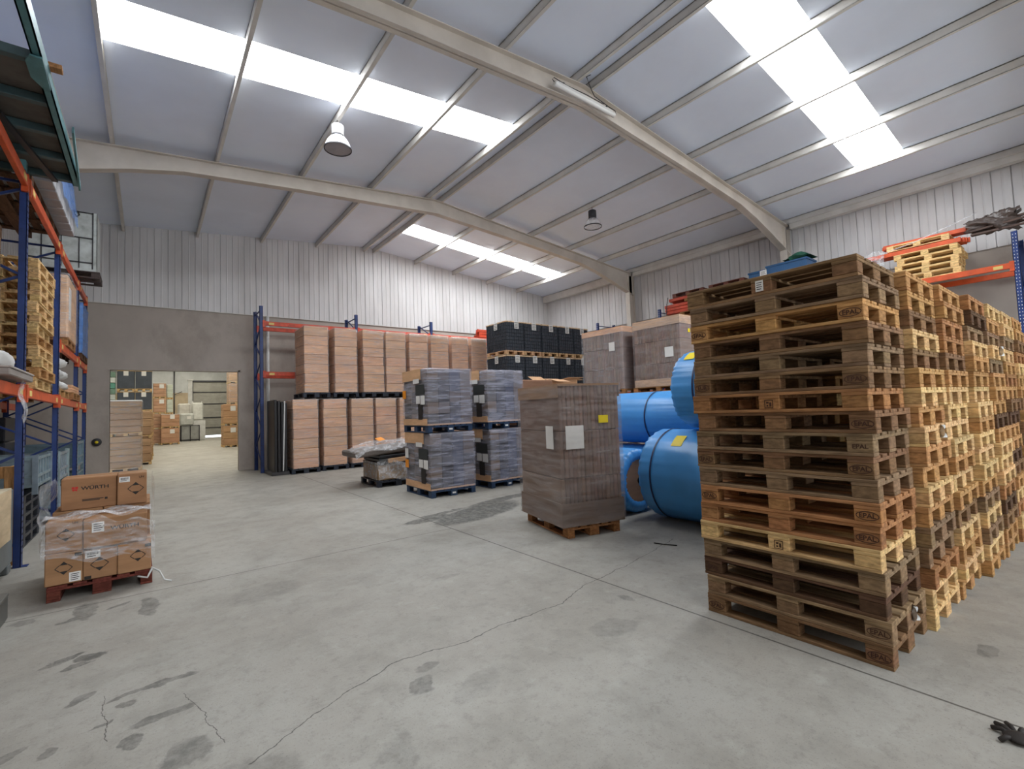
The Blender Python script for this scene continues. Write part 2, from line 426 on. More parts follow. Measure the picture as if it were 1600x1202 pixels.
# portal frames
def rafter(yc):
    m = MB(); st = []
    for x in (-2.45, -2.0, -1.2, -.3, .6, 3, RIDGE, 10.6, 13.0, 13.9, 14.8, 15.6, 16.1):
        d = .34; e = min(x+2.62, 16.28-x)
        if e < 3.2: d = .34+.62*(1-e/3.2)**1.3
        if abs(x-RIDGE) < .1: d = .42
        st.append((x, zc(x)-.19, zc(x)-.19-d))
    def strip(y0, y1, fa, fb):
        vs = []; fs = []
        for (x, t, bt) in st:
            a, c_ = fa(t, bt), fb(t, bt)
            vs += [(x, y0, c_), (x, y1, c_), (x, y1, a), (x, y0, a)]
        for i in range(len(st)-1):
            for q in range(4):
                q2 = (q+1) % 4; fs.append((i*4+q, (i+1)*4+q, (i+1)*4+q2, i*4+q2))
        n = len(vs); fs += [(0, 1, 2, 3), (n-1, n-2, n-3, n-4)]
        m._add(vs, fs)
    strip(yc-.01, yc+.01, lambda t, c_: t, lambda t, c_: c_)
    strip(yc-.1, yc+.1, lambda t, c_: t, lambda t, c_: t-.018)
    strip(yc-.1, yc+.1, lambda t, c_: c_+.018, lambda t, c_: c_)
    for sg, x in ((1, 15.98), (-1, -2.33)):   # column: web and two flanges
        zt = zc(x)-.3
        m.box(x-.16, x+.16, yc-.01, yc+.01, 0, zt).box(x-.17, x-.15, yc-.1, yc+.1, 0, zt).box(x+.15, x+.17, yc-.1, yc+.1, 0, zt)
    return m.mesh('portal_frame', M_FRAME)
for yc in (-5.9, .1, 6.2, 12.3): trim(rafter(yc))
# eave boards
for x0, x1 in ((16.0, 16.2), (XL+.05, XL+.25)):
    trim(MB().box(x0, x1, YB, 6.05, 7.04, 7.32).box(x0-.03, x1, YB, 6.05, 7.2, 7.23).box(x0, x1, 6.35, 12.15, 7.04, 7.32).box(x0-.03, x1, 6.35, 12.15, 7.2, 7.23).box(x0, x1, 12.45, YF, 7.04, 7.32).mesh('eave_board', M_PURL))

def clad(m, p0, p1, z0, ztop, inward, pitch=.345, mi=1):
    # ribbed sheet from p0 to p1 (x,y); every rib joint is a real narrow groove
    p0, p1 = Vector((*p0, 0)), Vector((*p1, 0)); L = (p1-p0).length; d = (p1-p0)/L; nrm = Vector((*inward, 0))
    t = 0.; pts = [(0., 0)]
    while t < L-.01:
        e = min(t+pitch, L)
        pts += [(e-.026, 0), (e-.020, -.03), (e-.006, -.03), (e, 0)] if e < L else [(L, 0)]
        if e < L: pts.insert(len(pts)-4, (t+pitch*.45, 0)); pts.insert(len(pts)-4, (t+pitch*.48, .008)); pts.insert(len(pts)-4, (t+pitch*.53, .008)); pts.insert(len(pts)-4, (t+pitch*.56, 0))
        t = e
    vs = []
    for s_, o_ in pts:
        q = p0+d*s_+nrm*(o_+.03); vs += [(q.x, q.y, z0), (q.x, q.y, ztop(q.x))]
    fs = [(2*i, 2*i+2, 2*i+3, 2*i+1) for i in range(len(pts)-1)]
    m._add(vs, fs, mi)
DX0, DX1, DZ = -.88, 2.36, 3.24
m = MB().box(XL-.2, DX0, YF, YF+.25, 0, 5.2).box(DX1, XR+.2, YF, YF+.25, 0, 5.2).box(DX0, DX1, YF, YF+.25, DZ, 5.2)
clad(m, (XL, YF), (XR, YF), 5.17, lambda x: zc(x)+.02, (0, -1))
m._add([(XL-.2, YF+.2, 5.2), (XR+.2, YF+.2, 5.2), (XR+.2, YF+.2, zc(XR+.2)+.06), (RIDGE, YF+.2, ZR+.06), (XL-.2, YF+.2, zc(XL-.2)+.06)], [(0, 1, 2, 3, 4)], 1)
m.box(DX0-.04, DX0, YF-.012, YF+.25, 0, DZ, 0)
struct('wall_far', m.mesh('wall_far', M_CONC, M_CLAD))
m = MB().box(XR, XR+.25, YB, YF+.2, 0, 5.2); clad(m, (XR, YF), (XR, YB), 5.17, lambda x: 7.36, (-1, 0))
m.box(XR+.1, XR+.25, YB, YF+.2, 5.2, 7.4, 1)
struct('wall_right', m.mesh('wall_right', M_CONC, M_CLAD))
m = MB().box(XL-.25, XL, YB, YF+.2, 0, 5.2); clad(m, (XL, YB), (XL, YF), 5.17, lambda x: 7.4, (1, 0))
m.box(XL-.25, XL-.1, YB, YF+.2, 5.2, 7.42, 1)
struct('wall_left', m.mesh('wall_left', M_CONC, M_CLAD))
BX0, BX1, BZ = 1.5, 11.5, 5.4  # unseen opening, added behind the camera to let in frontal fill light
m = MB().box(XL-.2, BX0, YB-.25, YB, 0, 8.4).box(BX1, XR+.2, YB-.25, YB, 0, 8.4).box(BX0, BX1, YB-.25, YB, BZ, 8.4)
struct('wall_behind', m.mesh('wall_behind', M_CONC))
# flashing where cladding meets concrete on the far wall
trim(MB().box(XL, XR, YF-.045, YF-.0, 5.165, 5.185).mesh('flashing', M_PURL))
# worn edging round the opening
trim(MB().box(DX1-.005, DX1+.05, YF-.012, YF-.002, 0, DZ+.06).box(DX0-.12, DX1+.12, YF-.012, YF-.002, DZ, DZ+.05).mesh('opening_edging', M_CONC))

# the neighbouring hall behind the opening
HX0, HX1, HY1, HZ = -5.5, 9.0, 55.0, 7.2
M_HWALL = mat('hall_cladding', srgb(170, 172, 172), .5, 0, 1.2, .08, world=True)
M_HCONC = mat('hall_concrete', srgb(176, 160, 136), .85, 0, .8, .12, world=True)
RD0, RD1, RDZ = 3.45, 6.6, 5.45
m = MB().box(HX0, RD0, HY1, HY1+.2, 0, 4.4, 0).box(RD1, HX1, HY1, HY1+.2, 0, 4.4, 0)
m.box(HX0, RD0, HY1+.01, HY1+.2, 4.4, HZ, 1).box(RD1, HX1, HY1+.01, HY1+.2, 4.4, HZ, 1).box(RD0, RD1, HY1, HY1+.2, RDZ, HZ, 1)
for x in [HX0+.5*i for i in range(30)]: m.box(x, x+.03, HY1-.01, HY1+.01, 4.4 if not (RD0 < x < RD1) else RDZ+.02, HZ, 1)
struct('wall_hall_end', m.mesh('wall_hall_end', M_HCONC, M_HWALL))
struct('wall_hall_left', MB().box(HX0-.2, HX0, YF+.25, HY1+.2, 0, HZ).mesh('wall_hall_left', M_HWALL))
struct('wall_hall_right', MB().box(HX1, HX1+.2, YF+.25, HY1+.2, 0, HZ).mesh('wall_hall_right', M_HWALL))
mc = MB(); wn = 40
yy = [YF+.2, 21, 23, 27, 29, 33, 35, 39, 41, 45, 47, 51, 53, HY1+.2]
for i in range(len(yy)-1):
    if i % 2 == 0: mc.box(HX0-.2, HX1+.2, yy[i], yy[i+1], HZ, HZ+.1)
    else:
        mc.box(HX0-.2, -1, yy[i], yy[i+1], HZ, HZ+.1).box(6, HX1+.2, yy[i], yy[i+1], HZ, HZ+.1)
        wn += 1; struct('window_%d' % wn, MB().box(-1, 6, yy[i], yy[i+1], HZ+.02, HZ+.06).mesh('hall_roof_light', M_SKYH))
struct('ceiling_hall', mc.mesh('ceiling_hall', M_HWALL))
# roller door at the end of the hall, a hand's width open at the bottom
m = MB(); z = .2
while z < RDZ:
    m.prism([(HY1+.05, z), (HY1+.04, z+.02), (HY1+.04, z+.18), (HY1+.05, z+.2)], 'x', RD0-.02, RD1+.02, 0); z += .2
for z in (.9, 1.9, 3.25, 4.4): m.box(RD0, RD1, HY1+.0, HY1+.05, z, z+.09, 1)
m.box(RD0-.1, RD0, HY1-.08, HY1, 0, RDZ+.1, 1).box(RD1, RD1+.1, HY1-.08, HY1, 0, RDZ+.1, 1).box(RD0-.1, RD1+.1, HY1-.08, HY1, RDZ, RDZ+.15, 1)
struct('door_1', m.mesh('roller_door', mat('door_grey', srgb(150, 148, 140), .5, 0, 2, .08), M_DARK))

# ================================================================== pallets
def pallet_meshes(W, L, tag_, wood, block, topn=5, h=.144):
    """W across local X, L along local Y."""
    t = .022; d = {}
    b = MB()
    edge, cen = .145, .145
    for y in (-L/2+.0725, 0, L/2-.0725): b.cbox(-W/2, W/2, y-.0725, y+.0725, h-2*t, h-t, .003)
    ws = [.145, .1, .145, .1, .145] if topn == 5 else [.12]*topn
    gap = (W-sum(ws))/(len(ws)-1); x = -W/2
    for w_ in ws: b.cbox(x, x+w_, -L/2, L/2, h-t, h-.001, .003); x += w_+gap
    d['top_deck'] = [(b.mesh(tag_+'_top_deck', wood), (0, 0, 0))]
    d['bottom_board'] = []; d['block'] = []
    for i, (x, w_) in enumerate(((-W/2+.05, .1), (0, .145), (W/2-.05, .1))):
        if i != 2: bm_ = MB().cbox(-w_/2, w_/2, -L/2, L/2, 0, t, .003).mesh(tag_+'_bottom_board', wood)
        else: bm_ = d['bottom_board'][0][0]
        d['bottom_board'].append((bm_, (x, 0, 0)))
        bl = MB().cbox(-w_/2+.001, w_/2-.001, -.0725, .0725, t, h-2*t, .005).mesh(tag_+'_block', block) if i != 2 else d['block'][0][0]
        for y in (-L/2+.0725, 0, L/2-.0725): d['block'].append((bl, (x, y, 0)))
    return d
EUR = pallet_meshes(.8, 1.2, 'euro', M_WOOD, M_WOODB)
PAINT = pallet_meshes(1.0, 1.2, 'painted', M_STEEL, M_STEEL, 7)
EURP = pallet_meshes(.8, 1.2, 'euro_painted', M_STEEL, M_STEEL)
BIG = pallet_meshes(1.0, 1.65, 'long', M_WOOD, M_WOODB, 7)

def jit(c, a):
    k = 1+rnd.uniform(-a, a); return tuple(max(0, x*k*(1+rnd.uniform(-a*.3, a*.3))) for x in c)

def pallet(spec, label, loc, rz=0., color=(.3, .2, .12), group=None, cat='pallet', name='wooden_pallet', var=.14):
    r = thing(name, label, cat, loc, rz, group)
    kids = {}
    for part in ('top_deck', 'bottom_board', 'block'):
        kids[part] = [ob(part, me, r, l, color=jit(color, var)) for me, l in spec[part]]
    return r, kids

WEATH = srgb(130, 100, 72); WARM = srgb(180, 138, 90); PALE = srgb(210, 176, 126); GREY = srgb(138, 113, 86); DARKW = srgb(92, 68, 50); ORW = srgb(164, 118, 78)
TONES = {'weathered brown': WEATH, 'warm tan': WARM, 'pale yellowish': PALE, 'grey weathered': GREY, 'dark brown': DARKW, 'orange brown': ORW}

# oval EPAL brand, burnt into corner blocks (text and ring in one small mark)
def oval_brand(body='EPAL'):
    tm = text_mesh(body, .042, M_BRAND, .0006)
    b = MB()
    for rx, ry in ((.062, .029),):
        n = 36
        for k in range(n):
            a0, a1 = 2*math.pi*k/n, 2*math.pi*(k+1)/n
            b._add([(rx*math.cos(a0), ry*math.sin(a0), .0004), (rx*math.cos(a1), ry*math.sin(a1), .0004), ((rx-.005)*math.cos(a1), (ry-.005)*math.sin(a1), .0004), ((rx-.005)*math.cos(a0), (ry-.005)*math.sin(a0), .0004)], [(3, 2, 1, 0)])
    vs = [tuple(v.co) for v in tm.vertices]; fs = [tuple(p.vertices) for p in tm.polygons]
    b._add(vs, fs)
    return b.mesh('oval_brand', M_BRAND)
BRAND_OVAL = oval_brand(); 
BRAND_EUR = oval_brand('EUR')
BRAND_TXT = text_mesh('EPAL', .04, M_BRAND, .0006)
def sq_brand():
    b = MB(); a = .03
    for q in ((-a, a, a-.005, a), (-a, a, -a, -a+.005), (-a, -a+.005, -a, a), (a-.005, a, -a, a), (-.018, .0, .004, .016), (.004, .018, -.018, .012), (-.016, -.004, -.018, -.006)):
        b.box(q[0], q[1], q[2], q[3], 0, .0006)
    return b.mesh('square_brand', M_BRAND)
BRAND_SQ = sq_brand()

# the wall of seven stacks at the right, eighteen pallets each
STK_X = [3.595, 4.410, 5.225, 6.040, 6.855, 7.670, 8.485]
STK_Y = [.955, .89, .86, .815, .785, .765, .745]
SNAME = ['nearest stack', 'second stack', 'third stack', 'fourth stack', 'fifth stack', 'sixth stack', 'farthest seventh stack']
# tones of the nearest stack read from the photograph, top to bottom
FIRST = [WEATH, GREY, WARM, WEATH, GREY, WEATH, ORW, WEATH, GREY, WEATH, GREY, ORW, ORW, PALE, GREY, DARKW, GREY, WEATH]
def tone_name(c): return next(k for k, v in TONES.items() if v == c)
for si in range(7):
    for k in range(18):
        top = 18-k               # position counted from the top, 1 = topmost
        c = FIRST[top-1] if si == 0 else rnd.choices([WEATH, WARM, PALE, GREY, DARKW, ORW], [1.6, 4.6, 2.8, 1.2, .6, 1.6])[0]
        if si in (1, 2, 3) and 6 <= top <= 13 and rnd.random() < .6: c = rnd.choice([WARM, PALE])
        dx = rnd.uniform(-.02, .004) if si == 0 else rnd.uniform(-.006, .006)
        if si == 0: dx += -.006 if top <= 9 else .0
        dy = rnd.uniform(-.018, .018)
        x, y = STK_X[si]+.4+dx, STK_Y[si]+.6+dy
        r, kids = pallet(EUR, f"{tone_name(c)} wooden pallet, {ORD[top]} from the top of the {SNAME[si]}", (x, y, k*.1441), R(rnd.uniform(-.12, .12)), c, 'stacked wooden pallets in the pallet wall')
        if si == 0:
            def mark(yi, me, label, zz=0, kids=kids):
                blk = kids['block'][yi]     # row x=-W/2: indices 0..2 run from front (-Y) to back
                plab(ob('brand_mark', me, blk, (-.0502, 0, .061+zz), ROT_NX), label)
            if top in (3, 6, 8, 9, 10, 12, 13, 17, 18):
                mark(0, BRAND_TXT if top in (4, 9) else BRAND_OVAL, 'burnt lettering mark')
            if top in (3, 6, 10, 12, 18): mark(2, BRAND_EUR if top in (6,) else BRAND_OVAL, 'burnt oval mark')
            if top in (16,): mark(2, BRAND_TXT, 'burnt lettering mark')
            if top in (7, 14): mark(1, BRAND_SQ, 'burnt square mark')
            if top == 1:
                st = sticker_mesh(.055, .08, 'lines'); plab(ob('sticker', st, kids['block'][1], (-.052, .01, .07), ROT_NX), 'white sticker with black lines')
for (si, k, dx, zz, lb) in ((0, 1, .42, .03, 'white paper tag hanging from the nearest stack near its foot'), (1, 9, .45, .05, 'white plastic shred hanging halfway up the second stack'), (4, 14, .4, .04, 'crumpled white plastic scrap high on the fifth stack')):
    m = MB().grid(4, 8, lambda u, v: ((u-.5)*.05+.012*math.sin(9*v), -.01-.02*math.sin(5*u+3*v), -v*.1))
    tag(ob('plastic_scrap', m.mesh('plastic_scrap', M_WHITEP), None, (STK_X[si]+dx, STK_Y[si]-.022, k*.1441+.14)), lb, 'plastic scrap')

# ================================================================== pallet racks
def upright_mesh(h):
    b = MB()
    b.box(-.05, .05, -.006, .006, 0, h).box(-.05, -.044, -.006, .064, 0, h).box(.044, .05, -.006, .064, 0, h)
    return b.mesh('upright', M_BLUE)
HOLE = None
def rack(name, label, base, along, frames, depth_dir, depth, h, levels, lab=True, slots=False):
    """frames: offsets along the run; levels: list of (z_top, [(i0,i1),...])"""
    r = thing(name, label, 'pallet rack', base)
    ax = Vector(along); dd = Vector(depth_dir)
    def P(a, d, z): v = ax*a+dd*d; return (v.x, v.y, z)
    for a in frames:
        for d in (0, depth):
            b = MB()
            c = Vector(P(a, d, 0)); s = 1 if d == 0 else -1
            wv = ax*.05; fv = dd*s*.07
            for q in ((-1, 1, 0, .1), (-1, -.86, 0, 1), (.86, 1, 0, 1)):
                p0 = c+wv*q[0]+fv*q[2]; p1 = c+wv*q[1]+fv*q[3]
                b.box(min(p0.x, p1.x), max(p0.x, p1.x), min(p0.y, p1.y), max(p0.y, p1.y), 0, h)
            up = ob('upright', b.mesh('upright', M_BLUE), r)
            # punched slots on the front
            b = MB(); z = .15
            while z < h-.05:
                for sx in (-.022, .022):
                    q = c+ax*sx-dd*s*.001; e = ax*.006+dd*.0012; b.box(min(q.x-e.x, q.x+e.x), max(q.x-e.x, q.x+e.x), min(q.y-e.y, q.y+e.y), max(q.y-e.y, q.y+e.y), z, z+.022)
                z += .075
            ob('slot_holes', b.mesh('slot_holes', M_WHITEP if slots and not d else M_DARKGAP), up)
            f = MB().box(c.x-.056, c.x+.056, c.y-.06, c.y+.06, 0, .006); ob('foot_plate', f.mesh('foot_plate', M_BLUE), up)
        z = .25; flip = 0
        while z < h-.55:
            p, q = (.04, depth-.04) if flip == 0 else (depth-.04, .04)
            ob('brace', MB().bar(P(a, p, z), P(a, q, z+.55), .03, .03).mesh('brace', M_BLUE), r); z += .55; flip ^= 1
        ob('brace', MB().bar(P(a, .04, h-.12), P(a, depth-.04, h-.12), .03, .03).mesh('brace', M_BLUE), r)
    for z, bays, m_ in levels:
        for (i0, i1) in bays:
            for d in (.0, depth-.045):
                a0, a1 = frames[i0]+.052, frames[i1]-.052
                p0, p1 = Vector(P(a0, d-.012, 0)), Vector(P(a1, d+.045, 0))
                b = MB().cbox(min(p0.x, p1.x), max(p0.x, p1.x), min(p0.y, p1.y), max(p0.y, p1.y), z-.13, z, .006)
                bm_ = ob('beam', b.mesh('beam', m_), r)
                for a, s in ((a0, 1), (a1, -1)):
                    q0, q1 = Vector(P(a-.015, d-.016, 0)), Vector(P(a+.06*s, d+.05, 0))
                    e = MB().box(min(q0.x, q1.x), max(q0.x, q1.x), min(q0.y, q1.y), max(q0.y, q1.y), z-.19, z+.03)
                    ob('end_connector', e.mesh('end_connector', m_), bm_)
                if d == 0 and lab:
                    for a in (a0+.16, a1-.3):
                        q0, q1 = Vector(P(a, d-.0145, 0)), Vector(P(a+.15, d-.0115, 0))
                        e = MB().box(min(q0.x, q1.x), max(q0.x, q1.x), min(q0.y, q1.y), max(q0.y, q1.y), z-.105, z-.035)
                        plab(ob('load_label', e.mesh('load_label', mat('load_label', srgb(226, 200, 120), .6, 0, 3, .1)), bm_), 'pale yellow load label')
    return r
# left rack: runs along the left wall, front face at x = -1.2
rack('pallet_rack', 'long blue and orange pallet rack along the left wall', (-1.2, 0, 0), (0, 1, 0), [5.45, 8.22, 10.97, 13.72, 15.45], (-1, 0, 0), 1.1, 4.85,
     [(4.78, [(0, 1), (1, 2), (2, 3), (3, 4)], M_ORANGE), (2.17, [(0, 1), (1, 2), (2, 3), (3, 4)], M_ORANGE), (3.12, [(2, 3), (3, 4)], M_ORANGE)])
# far rack: behind the carton rows on the far wall
rack('pallet_rack', 'blue pallet rack with red beams against the far wall behind the cartons', (0, 16.27, 0), (1, 0, 0), [2.79, 5.79, 8.74, 11.70, 14.66], (0, 1, 0), 1.1, 5.2,
     [(4.72, [(0, 1), (1, 2), (2, 3), (3, 4)], M_RED), (3.13, [(0, 1), (1, 2), (2, 3)], M_RED)])
# right rack along the right wall
rack('pallet_rack', 'blue and orange pallet rack along the right wall behind the pallet wall', (15.0, 0, 0), (0, 1, 0), [1.2, 4.22, 7.25, 10.28, 13.33], (1, 0, 0), 1.1, 5.18,
     [(4.5, [(0, 1), (1, 2), (2, 3), (3, 4)], M_ORANGE), (2.2, [(0, 1), (1, 2), (2, 3), (3, 4)], M_ORANGE)], slots=True)

# ================================================================== wrapped carton columns in front of the far rack
CARD = srgb(222, 172, 134); CARDD = srgb(166, 126, 96); CARDL = srgb(214, 170, 130)
def layer_meshes(w, d, h, n, name='carton'):
    out = []
    for v in range(3):
        b = MB().cbox(-w/2+rnd.uniform(0, .012), w/2-rnd.uniform(0, .012), -d/2+rnd.uniform(0, .012), d/2-.005, .003, h/n-.003, .012)
        out.append(b.mesh(name, M_CARD))
    return out
CL = layer_meshes(.715, 1.15, 2.05, 7)
def film_shell(w, d, z0, z1, m, name='stretch_wrap', amp=.012, top=True, seed=0):
    """wrinkled sleeve around a load (rounded corners)"""
    q = random.Random(seed); ph = [q.uniform(0, 6.3) for _ in range(6)]
    per = []
    n = 14
    for (ax, ay, bx, by) in ((-1, -1, 1, -1), (1, -1, 1, 1), (1, 1, -1, 1), (-1, 1, -1, -1)):
        for i in range(n):
            t = i/n; per.append(((ax+(bx-ax)*t)*w/2, (ay+(by-ay)*t)*d/2))
    N = len(per); rows = 12; b = MB(); vs = []
    for j in range(rows+1):
        z = z0+(z1-z0)*j/rows
        for i, (x, y) in enumerate(per):
            k = 1+amp*(.6+.5*math.sin(z*23+ph[0]+i*.35)+.4*math.sin(z*51+ph[1]-i*.8))/max(w, d)*2
            vs.append((x*k, y*k, z+(.01*math.sin(i*.9+ph[2]) if 0 < j < rows else .003)))
    fs = [(j*N+i, j*N+(i+1) % N, (j+1)*N+(i+1) % N, (j+1)*N+i) for j in range(rows) for i in range(N)]
    if top: fs.append(tuple(rows*N+i for i in range(N)))
    b._add(vs, fs, 0, True)
    return b.mesh(name, m)
FS = [film_shell(.73, 1.17, .0, 2.06, M_FILM, seed=s) for s in range(3)]
BLACKPL = srgb(44, 50, 62)
PL_BLACK = EURP
def carton_column(label, x, y, z, rz, c, group):
    r = thing('carton_stack', label, 'carton stack', (x, y, z), rz, group)
    for k in range(7):
        ob('carton', CL[(k*2+int(x*10)) % 3], r, (rnd.uniform(-.006, .006), rnd.uniform(-.006, .006), k*2.05/7), (0, 0, R(rnd.uniform(-.5, .5))), jit(c, .09))
    plab(ob('stretch_wrap', FS[int(x*7) % 3], r), 'clear glossy wrap')
LOWX = [3.735, 4.63, 5.485, 6.31, 7.14, 7.95, 8.78]
UPX = [4.10, 5.0, 5.91, 6.71, 7.57, 8.415, 9.275, 10.14]
for i, x in enumerate(LOWX):
    yy_ = 15.52+.05*(i % 2)+(.03*i if i < 3 else .07)
    pallet(PL_BLACK, f"black plastic pallet under the {ORD[i+1]} carton stack from the left, bottom row", (x+.0, yy_+.02, 0), 0, BLACKPL, 'dark pallets under the carton rows', name='plastic_pallet')
    carton_column(f"wrapped brown carton stack, {ORD[i+1]} from the left in the bottom row", x, yy_, .146, R(rnd.uniform(-.6, .6)), CARD, 'wrapped carton stacks along the far wall')
for i, x in enumerate(UPX):
    xi = x
    pallet(PL_BLACK, f"black plastic pallet under the {ORD[i+1]} carton stack from the left, upper row", (x, 15.66, 2.26), 0, BLACKPL, 'dark pallets under the carton rows', name='plastic_pallet')
    carton_column(f"wrapped brown carton stack, {ORD[i+1]} from the left in the upper row", x, 15.64, 2.406, R(rnd.uniform(-.6, .6)), CARD, 'wrapped carton stacks along the far wall')
# dark wrapped boards at the left end of the bottom row
t = thing('wrapped_board_stack', 'dark wrapped upright boards beside the blue rack upright, left of bottom cartons', 'board stack', (3.1, 15.62, 0), 0)
for k in range(4): ob('board', MB().cbox(-.2+k*.09, -.125+k*.09, -.55, .5, .1, 2.2-.03*k, .01).mesh('board', M_PLAST), t, color=srgb(28, 26, 28))
plab(ob('strap', MB().bar((.03, -.56, .12), (.08, -.56, 2.16), .03, .01).mesh('strap', M_WHITEP), t), 'white plastic strip')
ob('base', MB().cbox(-.28, .2, -.55, .55, 0, .1, .01).mesh('base', M_PLAST), t, color=srgb(60, 58, 60))

# ================================================================== black crate stacks on wooden pallets
CR = []
for v in range(2):
    b = MB(); w, d, h = .785, 1.22, .118
    b.cbox(-w/2+.006, w/2-.006, -d/2, d/2, 0, h-.006, .003)
    x = -w/2+.04
    while x < w/2-.02:
        b.box(x, x+.022, -d/2-.014, -d/2, .0, h); x += .1
    y = -d/2+.05
    while y < d/2-.02:
        b.box(-w/2-.014, -w/2, y, y+.022, .0, h); y += .1
    CR.append(b.mesh('crate', M_CRATE))
LID = MB().cbox(-.4, .4, -.62, .62, 0, .045, .006).mesh('lid_board', M_WOOD)
LAB = sticker_mesh(.2, .26, 'lines')
CX = [10.235+.812*i for i in range(5)]
TIER = ['bottom tier', 'second tier', 'third tier', 'top tier']
for i, x in enumerate(CX):
    for tier in range(4):
        z = 1.2*tier
        dx = .03 if i >= 2 else 0; dx += .03 if i >= 3 else 0
        pallet(EUR, f"pale wooden pallet under the {ORD[i+1]} black crate stack from the left, {TIER[tier]}", (x+dx, 13.52, z), 0, srgb(214, 176, 136), 'pallets under the black crates')
        r = thing('crate_stack', f"stack of black crates, {ORD[i+1]} from the left in the {TIER[tier]}", 'crate stack', (x+dx, 13.52, z+.145), 0, 'stacked black crates by the right corner')
        for k in range(8): ob('crate', CR[0], r, (rnd.uniform(-.003, .003), rnd.uniform(-.003, .003), k*.1235), color=(1, 1, 1))
        ob('lid_board', LID, r, (0, 0, 8*.1235), color=jit(srgb(226, 196, 160), .06))
        plab(ob('paper_label', LAB, r, (.05, -.63, .9), ROT_NY), 'white paper label')
        if i == 0: plab(ob('paper_label', LAB, r, (-.41, .0, .9), ROT_NX), 'white paper label')

# ================================================================== shrink-wrapped mixed loads on blue pallets
NAVY = srgb(38, 62, 92)
def quad_film(name, w, d, z0, z1, seed, m): return film_shell(w, d, z0, z1, m, name, .008, True, seed)
def mixed_load(label, x, y, z, rz, h, seed, second=False):
    q = random.Random(seed)
    r = thing('wrapped_load', label, 'wrapped pallet load', (x, y, z), rz, 'film wrapped loads on blue pallets')
    nx, ny, nz = 4, 3, 5
    w, d = .98, 1.17; cw, cd, ch = w/nx, d/ny, h/nz
    big = MB().cbox(-cw/2+.002, cw/2-.002, -cd/2+.002, cd/2-.002, .002, ch-.002, .005).mesh('carton', M_CARD)
    tones = [srgb(84, 72, 72), srgb(54, 50, 54), srgb(108, 96, 92), srgb(64, 68, 88), srgb(92, 78, 72)]
    for i in range(nx):
        for j in range(ny):
            for k in range(nz):
                if 0 < i < nx-1 and 0 < j < ny-1 and k < nz-1: continue
                c = tones[[0, 1, 3, 2][i]] if q.random() < .7 else tones[q.randrange(5)]
                if i == 0: c = [srgb(72, 66, 60), srgb(118, 98, 80), srgb(92, 84, 74)][(j+k) % 3]
                ob('carton', big, r, (-w/2+cw*(i+.5), -d/2+cd*(j+.5), k*ch), (0, 0, R(q.uniform(-.5, .5))), c)
    # brown top cap folded over the left front edge, brown skirt at the bottom
    b = MB().box(-w/2-.026, -w/2+.3, -d/2-.0+.25, d/2+.01, h+.014, h+.02).box(-w/2-.028, -w/2-.022, -d/2+.25, d/2+.01, h-.2, h+.02)
    plab(ob('top_sheet', b.mesh('top_sheet', M_CARD), r, color=CARDL), 'brown cardboard top sheet')
    b = MB().box(-w/2-.026, -w/2-.02, -d/2-.01, d/2, -.0, .13).box(-w/2-.014, w/2, -d/2-.014, -d/2-.006, -.002, .03)
    plab(ob('bottom_sheet', b.mesh('bottom_sheet', M_CARD), r, color=CARDL), 'brown cardboard bottom sheet')
    # labels on the left face
    def lab(nm, yy, zz, sw, sh, m, l): plab(ob(nm, MB().box(-.002, 0, -sw/2, sw/2, -sh/2, sh/2).mesh(nm, m), r, (-w/2-.029, yy, zz)), l)
    lab('paper_label', -.12, h*.80, .3, .09, M_PAPER, 'white paper label')
    lab('paper_label', -.2, h*.46, .18, .16, M_PAPER, 'white paper label'); lab('paper_label', -.42, h*.45, .2, .18, M_PAPER, 'white paper label')
    lab('dark_panel', -.3, h*.64, .42, .2, mat('dark_print', srgb(46, 50, 50), .6, 0, 3, .1), 'dark printed panel')
    lab('dark_panel', -.3, h*.24, .2, .3, M_INK, 'dark printed panel')
    lab('orange_tag', .5, h*(.42 if not second else .58), .17, .17, M_TAG, 'orange square tag')
    if not second: lab('paper_label', .5, h*.62, .17, .2, M_PAPER, 'white paper label')
    plab(ob('stretch_wrap', film_shell(w+.03, d+.03, .0, h+.012, M_FILMD, seed=seed, amp=.007), r), 'clear glossy wrap')
def blue_pallet(label, x, y, z, rz):
    r, kids = pallet(PAINT, label, (x, y, z), rz, NAVY, 'blue pallets under the wrapped loads', name='blue_pallet', var=.1)
    # white maker's patch on a front block
    plab(ob('paint_patch', MB().box(-.04, .04, -.001, 0, .04, .075).mesh('paint_patch', M_PAPER), kids['block'][3], (0, -.073, 0)), 'white painted patch')
for n, (x, y, rz, nm) in enumerate(((4.875, 8.87, -2.0, 'front left'), (6.29, 8.93, 1.5, 'right hand'))):
    blue_pallet(f"blue wooden pallet on the floor under the {nm} wrapped load", x, y, 0, R(rz))
    mixed_load(f"film wrapped dark carton load, {nm} lower one, on a blue pallet on the floor", x, y, .146, R(rz), 1.1, 20+n)
    blue_pallet(f"blue wooden pallet between the two {nm} wrapped loads", x-.03, y, 1.272, R(rz-.5))
    mixed_load(f"film wrapped dark carton load, {nm} upper one, top of its stack", x-.03, y, 1.418, R(rz-.5), 1.12, 30+n, True)

